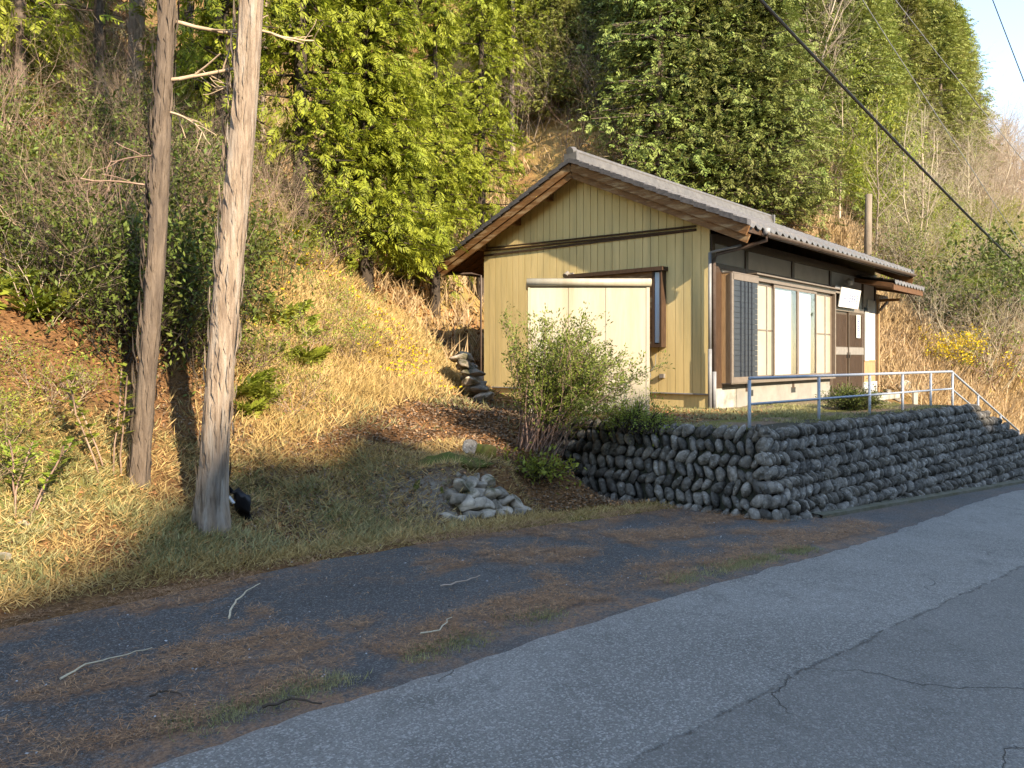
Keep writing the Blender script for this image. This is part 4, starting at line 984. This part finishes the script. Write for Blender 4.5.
# --- big trunks near the camera
def bark_trunk(name, px0, py0, px1, Y0, h, r0, r1, mat, label, cat='tree', seed=0, flare=1.45, crown=None, stubs=()):
    b = hit(px0, py0, 4); k0 = (px0-512)/F; Y0 = b.y
    top = Vector((b.x+((px1-512)/F*Y0-b.x)*h/(3.35+abs(b.z)), b.y+.15, b.z+h))
    o = empty(name, b); tag(o, label, cat)
    n = 64; m = 130; rng = rs(seed); th = np.linspace(0, 2*np.pi, n, endpoint=False); V = []
    for i in range(m):
        t = (i/(m-1))**1.25; z = t*h; c = (top-b)*t; z0 = z
        r = (r0+(r1-r0)*t)*(1+(flare-1)*math.exp(-z/.22)); ridg = 1+.16*math.exp(-z/.30)*np.sin(th*5+seed)+.05*math.exp(-z/.5)*np.sin(th*9+1)
        br = fbm(th*12/6.283*2+0*z, 0*th+z*.9, 1.0, 3, seed)+.5*fbm(th*30/6.283, 0*th+z*2.2, 1, 2, seed+4)
        br = np.where(th > 6.0, br[0], br)
        rr = r*ridg*(1+.085*(br-.75)); wob = .02*math.sin(z*1.3+seed)
        V.append(np.stack([c.x+wob+rr*np.cos(th), c.y+rr*np.sin(th), np.full(n, c.z-.06)], -1))
    V = np.concatenate(V); i, j = np.meshgrid(np.arange(m-1), np.arange(n), indexing='ij')
    f = np.stack([i*n+j, i*n+(j+1) % n, (i+1)*n+(j+1) % n, (i+1)*n+j], -1).reshape(-1, 4)
    tr = link('trunk', raw('trunk', V, f), mat, o, True)
    # loose bark strips
    rr_ = rs(seed+9); S = []
    N = 420; P = []; D = []; Z = []
    for _ in range(N):
        t = rr_.rand()*.45; a = rr_.rand()*6.283; r = (r0+(r1-r0)*t)*1.01; c = (top-b)*t
        P.append((c.x+r*math.cos(a), c.y+r*math.sin(a), c.z)); D.append((math.cos(a)*.10+.03*rr_.randn(), math.sin(a)*.10, 1.)); Z.append((math.cos(a), math.sin(a), 0))
    L_ = .10+.22*rr_.rand(N)
    v = leaves(np.array(P), orient(np.array(D), np.array(Z), rr_), L_, .02+.0*L_+.02*rr_.rand(N))
    link('bark_strips', raw('bark_strips', *v), mat, o)
    for (t, a, L_, r, drop) in stubs:
        c = (top-b)*t; S = []; T = []; g_ = rs(int(abs(a)*50)+seed)
        grow(g_, c, (math.cos(a), math.sin(a), drop), L_, r, 1, S, T, 6, .22, 2, 0, .45, .6)
        link('dead_branch', mesh_segs('dead_branch', S, 5), 'twig', o)
    if crown:
        zc, hc, rc, dens = crown; cp = conifer_parts(seed+31, hc, rc, 'hinoki', .05, dens, .5)
        c = bpy.data.objects.new('crown', cp[1][1]); cp[1][1].materials.append(mt['hinoki']); col.objects.link(c); c.parent = o; c.location = (top-b)*(zc/h)
    return o
bark_trunk('hinoki_tree', 211, 527, 250, 7.2, 13, .118, .064, 'bark', 'large straight conifer trunk in front, with pale peeling bark, nearest the road', seed=3, crown=(8.5, 4.5, 1.3, 24),
           stubs=((.325, .5, .6, .012, -.1), (.29, 2.4, .5, .012, -.2)))
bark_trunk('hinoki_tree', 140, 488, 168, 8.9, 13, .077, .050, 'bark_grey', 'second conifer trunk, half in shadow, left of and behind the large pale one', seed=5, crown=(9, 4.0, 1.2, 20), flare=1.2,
           stubs=((.22, 3.1, .5, .01, .15), (.31, .1, .7, .020, .02), (.27, .25, .75, .020, .03), (.20, 3.5, .6, .010, .1), (.25, -.4, .5, .012, -.2)))
bark_trunk('hinoki_tree', 134, 105, 140, 11, 10, .135, .09, 'bark', 'whitish conifer trunk high on the bank behind the two front trunks', seed=6, flare=1.1)
for k_, (a_, b_, c_, r_, m_, lb_) in enumerate(((60, 60, 70, .08, 'bark_grey', 'dark slim trunk high on the bank near the upper left corner'), (100, 120, 96, .07, 'bark_grey', 'slim dark trunk on the bank left of the whitish one'),
        (262, 150, 268, .06, 'bark', 'thin pale trunk just right of the large pale trunk'), (205, 150, 214, .07, 'bark_grey', 'dark slim trunk on the bank seen between the two front trunks'), (290, 60, 300, .08, 'bark_grey', 'dark trunk on the bank inside the bright green foliage'), (20, 110, 8, .07, 'bark_grey', 'dark trunk at the left edge high on the bank'))):
    bark_trunk('hinoki_tree', a_, b_, c_, 11, 9, r_, r_*.6, m_, lb_, seed=20+k_, flare=1.1, crown=(4.5, 5, 1.5, 45), stubs=((.15, 1+k_, .7, .01, .1), (.2, 4-k_, .8, .01, .0), (.26, .5+k_, .7, .01, .1)))
bark_trunk('hinoki_tree', 186, 80, 190, 12, 10, .11, .07, 'bark_grey', 'thin grey conifer trunk high on the bank, between the two front trunks', seed=7, flare=1.1)
bark_trunk('hinoki_tree', 512, 160, 514, 15, 9, .10, .07, 'bark', 'slim pale trunk on the bank just left of the roof peak', seed=8, flare=1.1, crown=(3.5, 6, 1.7, 60))
# leafy hinokis hanging over the bank
def leafy_hinoki(x, y, h, r, seed, label, bare=.1, dens=90, dz=0):
    b = on(x, y); parts = conifer_parts(seed, h, r, 'hinoki', bare, int(dens*1.7), .36, 'twig_dark', 6, .26, .6)
    o = veg('hinoki_tree', parts, b, label, 'tree'); return o
leafy_hinoki(-2.95, 15.6, 9.0, 1.6, 41, 'bright green leafy conifer spreading over the bank left of the roof, widest one', .07, 150)
leafy_hinoki(-3.9, 14.2, 8.5, 1.5, 42, 'loose bright green conifer with dark hanging twigs right of the large pale trunk', .08, 50)
leafy_hinoki(-2.1, 21, 9.5, 1.5, 43, 'bright green leafy conifer farther back, just left of the roof peak', .12, 95)
leafy_hinoki(-.9, 22.5, 11, 1.7, 46, 'bright green leafy conifer behind the widest one, nearest the roof peak', .2, 95)
leafy_hinoki(-4.9, 13.0, 7.0, 1.3, 45, 'bright green young conifer between the two front trunks, high on the bank', .1, 40)
leafy_hinoki(-7.6, 11.2, 3.6, 1.1, 47, 'bright green conifer sapling on the steep bank left of the second trunk, lower one', .08, 26)
leafy_hinoki(-8.2, 13.6, 4.6, 1.3, 48, 'bright green conifer sapling on the steep bank left of the second trunk, upper one', .08, 30)
leafy_hinoki(-10.3, 12.5, 5.0, 1.2, 44, 'bright green young conifer at the top left corner of the view', .1, 34)

# --- arching bush in front of the shed
def arching(name, loc, label, seed, n, reach, h, leafmat, nl, dirx=.35, spread=.6, L=.04, stem='twig_dark'):
    rng = rs(seed); S = []; P = []; D = []
    for k in range(n):
        a = rng.rand()*6.283; p = np.array([rng.randn()*.12, rng.randn()*.10, -.05]); d = np.array([math.cos(a)*spread+dirx, math.sin(a)*spread*.8, 1.1]); d /= np.linalg.norm(d)
        L0 = h*(.75+.5*rng.rand()); m = 12; r = .010
        for i in range(m):
            d = d+np.array([d[0]*.04, d[1]*.04, -.075*(i/m)*reach])+rng.randn(3)*.07; d /= np.linalg.norm(d); q = p+d*L0/m
            S.append((*p, *q, r, r*.9)); r *= .9; p = q
            if i > 3:
                for _ in range(2):
                    dd = d+rng.randn(3)*.7; e = p+dd/np.linalg.norm(dd)*(.10+.16*rng.rand()); S.append((*p, *e, r*.6, r*.3))
                    t = rng.rand(nl)[:, None]; P.append(p+(e-p)*t*1.15+rng.randn(nl, 3)*.025); D.append(np.repeat(dd[None], nl, 0)+rng.randn(nl, 3)*.7)
    P = np.concatenate(P); D = np.concatenate(D); N = len(P); Ls = L*(.6+.8*rng.rand(N))
    return veg(name, [('stems', mesh_segs('stems', S, 4), stem), ('foliage', mesh_leaves('foliage', leaves(P, orient(D, np.tile([0,0,1.], (N,1))+rng.randn(N,3)*.7, rng), Ls, Ls*.42)), leafmat)], loc, label, 'bush')
arching('arching_bush', on(.30, 9.75, -.05), 'large arching many-stemmed bush standing in front of the cream shed', 71, 105, 1.0, 1.48, 'bush_leaf', 17, .34, .26, .040, 'twig')
arching('hanging_bush', on(1.45, 10.55, .0), 'small blue green bush at the lower right corner of the shed', 72, 8, 1.6, .5, 'blue_leaf', 6, .2, .5, .03)
arching('hanging_bush', Vector((1.55, 9.95, -.92)), 'fresh green plant trailing over the left end of the cobble wall', 73, 26, 2.2, .42, 'light_leaf', 8, .25, .9, .032)
arching('weed_clump', on(.28, 9.2, 0), 'low leafy weeds at the foot of the arching bush', 74, 12, 1.5, .3, 'light_leaf', 4, .1, .9, .06)
# big leaved saplings at the second trunk
def sapling(x, y, h, seed, label):
    rng = rs(seed); S = []; P = []; D = []
    for k in range(4):
        p = np.array([rng.randn()*.05, rng.randn()*.05, -.05]); d = np.array([rng.randn()*.25, rng.randn()*.2, 1.])
        for i in range(9):
            d = d+rng.randn(3)*.08; d /= np.linalg.norm(d); q = p+d*h/9; S.append((*p, *q, .008, .007)); p = q
            if i > 2:
                for _ in range(5): a = rng.rand()*6.28; P.append(p+rng.randn(3)*.015); D.append((math.cos(a), math.sin(a), .35))
    P = np.array(P); D = np.array(D); N = len(P); Ls = .10*(.7+.5*rng.rand(N))
    veg('leafy_sapling', [('stems', mesh_segs('stems', S, 4), 'twig'), ('foliage', mesh_leaves('foliage', leaves(P, orient(D, np.tile([0,0,1.], (N,1)), rng), Ls, Ls*.42)), 'light_leaf')], on(x, y), label, 'sapling')
h_ = hit(112, 478, 5); sapling(h_.x, h_.y, .95, 81, 'young sapling with large pale leaves beside the second trunk')
h_ = hit(30, 512, 5); sapling(h_.x, h_.y, .6, 82, 'low yellow green sapling on the sunny leaf litter at the far left')
# right-hand bank plants
def hp(px, py): return hit(px, py, 14)
def flowers(px, py, seed, label, h=.9, n=8, fl=40):
    S, T = bare_bush(seed, h, 7, .012, 2, .6, .04, .3, 3)
    T2 = T[rs(seed).permutation(len(T))]
    return veg('flowering_bush', [('stems', mesh_segs('stems', S, 3), 'twig_dark'), ('blossom', mesh_leaves('blossom', leafy(seed, S, T2, 14, .055, .7, .07, 0)), 'yellow_flower'),
          ('foliage', mesh_leaves('foliage', leafy(seed+1, S, T, 3, .06, .4, .12)), 'light_leaf')], hp(px, py), label, 'bush')
flowers(952, 378, 91, 'bush covered in bright yellow blossom above the bend of the railing', 1.5)
S_, T_ = bare_bush(92, 2.0, 8, .014, 2, .6, .02, .3, 3)
veg('yellow_green_bush', [('stems', mesh_segs('stems', S_, 3), 'twig_dark'), ('foliage', mesh_leaves('foliage', leafy(92, S_, T_, 12, .09, .4, .15)), 'bamboo')], hp(962, 340), 'yellow green bush above and behind the bush with yellow blossom', 'bush')
K['dense'] = proto_list('evergreen_bush', [ever_parts(s, 2.2, 'evergreen', .10, .45, 12, 8, .16, depth=3) for s in (28, 29)], '', 'bush', None)
for (px, py, s, lb) in ((1000, 352, 1.6, 'large dark evergreen bush on the slope at the right edge'), (990, 390, 1.0, 'rounded green bush right of the yellow blossom, lowest one'), (1012, 330, 1.2, 'dark evergreen bush at the right edge, above the large one')):
    place('dense' if s > 1.1 else 'light', hp(px, py), s if s > 1.1 else 1.8, label=lb)
def palm():
    rng = rs(5); b = hp(975, 345); o = empty('palm', b); tag(o, 'windmill palm with fan leaves above the bushes at right', 'palm')
    h = 1.9; mb = MB(); mb.tube([(0,0,-.2),(.05,0,h*.5),(.0,.0,h)], [.11,.10,.09], 9); mb.build('trunk', 'twig_dark', o)
    for k in range(15):
        a = k*2.4; el = .9-.09*k; st = np.array([0, 0, h]); d = np.array([math.cos(a)*math.cos(el), math.sin(a)*math.cos(el), math.sin(el)]); e = st+d*.55
        mb = MB(); mb.tube([st, e], .012, 5); n = 18; P = np.repeat(e[None], n, 0); s = np.cross(d, [0, 0, 1.]); s /= np.linalg.norm(s); up = np.cross(s, d)
        an = np.linspace(-1.9, 1.9, n); D = d[None]*np.cos(an)[:, None]+s[None]*np.sin(an)[:, None]-.25*up[None]*0+np.array([0,0,-.18])
        v, f = leaves(P, orient(D, np.repeat(up[None], n, 0), rng), np.full(n, .5), np.full(n, .045)); mb.add(v.tolist(), f.tolist()); mb.build('fan_leaf', 'light_leaf', o)
palm()
arching('round_shrub', Vector((*to_xy(13.0, 5.6), TZ)), 'small dense dark green shrub on the terrace behind the railing', 95, 60, .5, .34, 'evergreen', 9, 0, .9, .035)
# rocks at the right end of the terrace
rr = rs(15)
for k, (px, py, s, lb) in enumerate(((888,390,.16,'small grey rock at the right end of the terrace beside the porch post'),(903,386,.26,'brown rock behind the railing, largest of the terrace rocks'),(918,392,.2,'flat dark rock behind the railing near its bend'),(930,384,.18,'pale rock farthest right on the terrace'),(897,396,.13,'small dark rock in front of the brown rock on the terrace'))):
    h_ = hit(px, py+5, 14.5); x, D_ = h_.x, h_.y; boulder_set('rock', lb, 'rock', [((x, D_, float(ground(x, D_))+s*.45), (s, s*.8, s*.7), rr.rand())], 'stone_pale' if k % 2 else 'stone', 40+k)
mb = MB(); mb.box((-.05,-.04,-.2),(.05,.04,.62)); o = mb.build('marker_post', 'concrete'); x_ = (915-512)/F*19; o.location = (x_, 19, float(ground(x_, 19))); tag(o, 'thin grey concrete marker post in the dry grass beyond the railing', 'post')
# half-buried stones on the grass verge
for k, (px, py, s, lb) in enumerate(((3,558,.09,'grey stone half buried in the grass at the left edge of the view'),(24,528,.06,'small bluish stone in the leaf litter near the left edge'),(425,508,.05,'little pale stone on the gravel left of the rubble heap'),(352,516,.04,'tiny pale stone on the gravel of the path'))):
    h_ = hit(px, py, 4); boulder_set('stone', lb, 'stone', [((h_.x, h_.y, h_.z+s*.05), (s, s*.8, s*.45), k)], 'stone_pale', 60+k)

# black plastic scrap by the trunk
def scrap():
    h_ = hit(247, 520, 5); mb = MB(); rng = rs(2); v = []; n = 9
    for i in range(n):
        t = i/(n-1)
        for j in range(10):
            a = j/10*6.283; w = (.055+.03*math.sin(t*3.14)+.012*rng.randn())*(1-.55*t*t); v.append((-.10+.17*(1-t)*0+.14*t+w*math.cos(a)+.03*math.sin(t*7), w*.6*math.sin(a), .26-.27*t+.02*rng.randn()))
    f = [(i*10+j, i*10+(j+1) % 10, (i+1)*10+(j+1) % 10, (i+1)*10+j) for i in range(n-1) for j in range(10)]+[tuple(range(10))[::-1], tuple(80+j for j in range(10))]
    mb.add(v, f); o = mb.build('plastic_scrap', 'black', None, True); o.location = h_; tag(o, 'crumpled black plastic scrap in the grass right of the large trunk', 'litter')
    e = MB(); e.bar((-.17,-.05,.25),(-.09,-.07,.16), .03, .012); e.build('torn_edge', 'white', o)
scrap()
# fallen twigs on the lay-by
def fallen(pts, r, label, mat='twig_pale'):
    P = []
    for (px, py) in pts:
        Y = 1.63*F/(py-358); 
        for _ in range(6): p_, q_ = to_pq((px-512)/F*Y, Y); Y = -(float(road_z(p_)))*F/(py-358)
        p_, q_ = to_pq((px-512)/F*Y, Y); P.append(((px-512)/F*Y, Y, float(road_z(p_))+.012+r))
    c0 = Vector(P[0]); mb = MB(); Q = [Vector(p)-c0 for p in P]; out = []
    for i in range(len(Q)-1):
        for k in range(4): out.append(Q[i].lerp(Q[i+1], k/4)+Vector((random.gauss(0,.006), random.gauss(0,.006), random.random()*.006)))
    out.append(Q[-1]); mb.tube(out, [r*(1-.6*i/len(out)) for i in range(len(out))], 5)
    o = mb.build('fallen_twig', mat); o.location = c0; tag(o, label, 'twig')
fallen([(60,683),(85,668),(120,660),(152,651)], .006, 'long pale fallen twig on the old asphalt at lower left')
fallen([(228,622),(234,606),(246,595),(260,586)], .007, 'bent pale twig on the needle patch left of centre')
fallen([(440,589),(462,585),(480,578)], .008, 'short straight pale twig on the dark asphalt near centre')
fallen([(420,637),(440,633),(452,620)], .006, 'curved pale twig on the needle patch right of centre')
fallen([(262,712),(290,704),(322,708)], .008, 'dark fallen twig in the verge at the bottom', 'twig_dark')
fallen([(150,700),(168,694),(182,700)], .006, 'small dark twig on the old asphalt near the bottom', 'twig_dark')

# ------------------------------------------------------------ ground cover (stuff)
def scatter_pq(n, pa, pb, qa, qb, dens, rng, nearbias=0):
    p = pa+(pb-pa)*rng.rand(n); q = qa+(qb-qa)*rng.rand(n); x, y = to_xy(p, q)
    ok = (y > 2.2) & (np.abs(x/y) < .74); d = dens(p, q)
    if nearbias: d = d*np.clip((nearbias/np.maximum(y, 1))**1.3, 0, 1)
    ok &= rng.rand(n) < d
    dx, dy = x-BX, y-BY; a = dx*.665+dy*.747; b = -dx*.747+dy*.665; ok &= ~((a > -.1) & (a < 9.2) & (b > -.1) & (b < W+.1))
    ok &= ~((x > .2) & (x < 2.1) & (y > 11.4) & (y < 12.35))
    return p[ok], q[ok], x[ok], y[ok]
def blades(name, n, area, dens, mat, L, Wd, label, tilt=.5, clump=6, nb=0, seed=0, zoff=-.01):
    rng = rs(seed); p, q, x, y = scatter_pq(n, *area, dens, rng, nb)
    z = H(p, q); N = len(x)*clump; X = np.repeat(x, clump)+rng.randn(N)*.035*(L/.2); Y = np.repeat(y, clump)+rng.randn(N)*.035*(L/.2); Z = np.repeat(z, clump)+zoff
    D = np.stack([rng.randn(N)*tilt, rng.randn(N)*tilt, np.ones(N)], 1); Ls = L*(.5+.9*rng.rand(N)); sc = np.clip(np.repeat(y, clump)/9, 1, 3)
    v = leaves(np.stack([X, Y, Z], 1), orient(D, rng.randn(N, 3), rng), Ls, Wd*sc)
    o = link(name, raw(name, *v), mat); o['kind'] = 'stuff'; return o
def flakes(name, n, area, dens, mat, L, Wd, label, nb=0, seed=0, zf=None, flat=.35):
    rng = rs(seed); p, q, x, y = scatter_pq(n, *area, dens, rng, nb); z = (zf or H)(p, q); N = len(x)
    D = np.stack([rng.randn(N), rng.randn(N), rng.randn(N)*flat*.6+ .1], 1); Zn = np.tile([0, 0, 1.], (N, 1))+rng.randn(N, 3)*flat; Ls = L*(.6+.8*rng.rand(N)); sc = np.clip(y/9, 1, 2.5)
    v = leaves(np.stack([x, y, z+.008+.01*rng.rand(N)], 1), orient(D, Zn, rng), Ls*sc, Wd*sc*(.7+.6*rng.rand(N)))
    o = link(name, raw(name, *v), mat); o['kind'] = 'stuff'; return o
lot_z = lambda p, q: road_z(p)-.004
blades('short_grass', 26000, (-6, 5, 5.75, 8.0), lambda p, q: .06+.8*m_green(p, q), 'grass_green', .10, .008, '', 1.0, 5, 0, 1)
blades('dry_grass', 50000, (-6, 6, 5.7, 7.6), lambda p, q: .35+.3*fbm(p, q, 1.2, 3, 8), 'grass_dry', .11, .007, '', 1.6, 3, 0, 2)
blades('mound_grass', 60000, (1, 11, 7.5, 17), lambda p, q: (.1*sm(p, 1.5, 3)+.9*m_dry(p, q))*sm(q-(6.3+(p-1.8)*.6), -.2, .5)*(1-sm(p, 9.3, 9.9)), 'grass_dry', .17, .009, '', .8, 5, 0, 3)
blades('hill_grass', 30000, (9, 60, 9, 26), lambda p, q: .9*sm(H(p, q), -.6, .3)*(.3+.7*fbm(p, q, .25, 3, 9)), 'grass_pink', .55, .016, '', .45, 4, 30, 4)
blades('slope_grass', 24000, (20, 50, 5.6, 16), lambda p, q: sm(p, 20.5, 22.5)*.9, 'grass_pink', .45, .014, '', .5, 5, 0, 5)
blades('green_weeds', 16000, (-4, 12, 8, 20), lambda p, q: sm(p, 1.5, 4)*sm(fbm(p, q, .7, 4, 12), .5, .62), 'grass_green', .15, .009, '', .9, 5, 0, 6)
blades('terrace_grass', 12000, (8.2, 17, 4.75, 9), lambda p, q: sm(fbm(p, q, 1.1, 4, 13), .50, .66)*((p > terrace_edge(q)+.1))*1., 'grass_green', .07, .007, '', .9, 5, 0, 7)
blades('verge_grass', 60000, (-3, 9, 3.28, 3.72), lambda p, q: sm(fbm(p, q, 1.2, 4, 14), .46, .58)*np.exp(-((q-3.45)/.10)**2)*(1-sm(p, 6.8, 7.8)), 'grass_green', .06, .006, '', 1.0, 6, 0, 8, .0)
blades('edge_moss_grass', 9000, (-3, 8, 5.6, 5.95), lambda p, q: .5+0*p, 'grass_dry', .07, .007, '', 1.4, 3, 0, 9)
flakes('leaf_litter', 120000, (-6, 11, 5.9, 15), lambda p, q: .75+0*p, 'dead_leaf', .045, .022, '', 9, 11)
flakes('path_litter', 60000, (2.5, 8.3, 6.0, 12), lambda p, q: .8+0*p, 'dead_leaf_grey', .042, .02, '', 0, 12)
flakes('hill_litter', 30000, (-6, 14, 12, 24), lambda p, q: .8+0*p, 'dead_leaf', .08, .04, '', 0, 13)
flakes('fallen_needles', 230000, (-4, 9, 3.3, 5.85), lambda p, q: np.where(q < 3.42+.03*np.sin(p*9), 0, m_litter(p, q)**1.5*.9+.02), 'needle', .045, .0035, '', 0, 14, lot_z, .12)
flakes('loose_chips', 9000, (-4, 9, 3.4, 7.0), lambda p, q: .12+.8*m_gravel(p, q), 'gravel', .016, .012, '', 0, 15, lambda p, q: np.maximum(H(p, q), np.where(q < 5.8, lot_z(p, q), -9)), .5)
# yellow wild flowers on the mound
blades('wild_flowers', 900, (4.2, 8.5, 9.5, 13), lambda p, q: sm(fbm(p, q, .8, 3, 16), .5, .62), 'yellow_flower', .035, .02, '', 1.2, 3, 0, 17, .22)
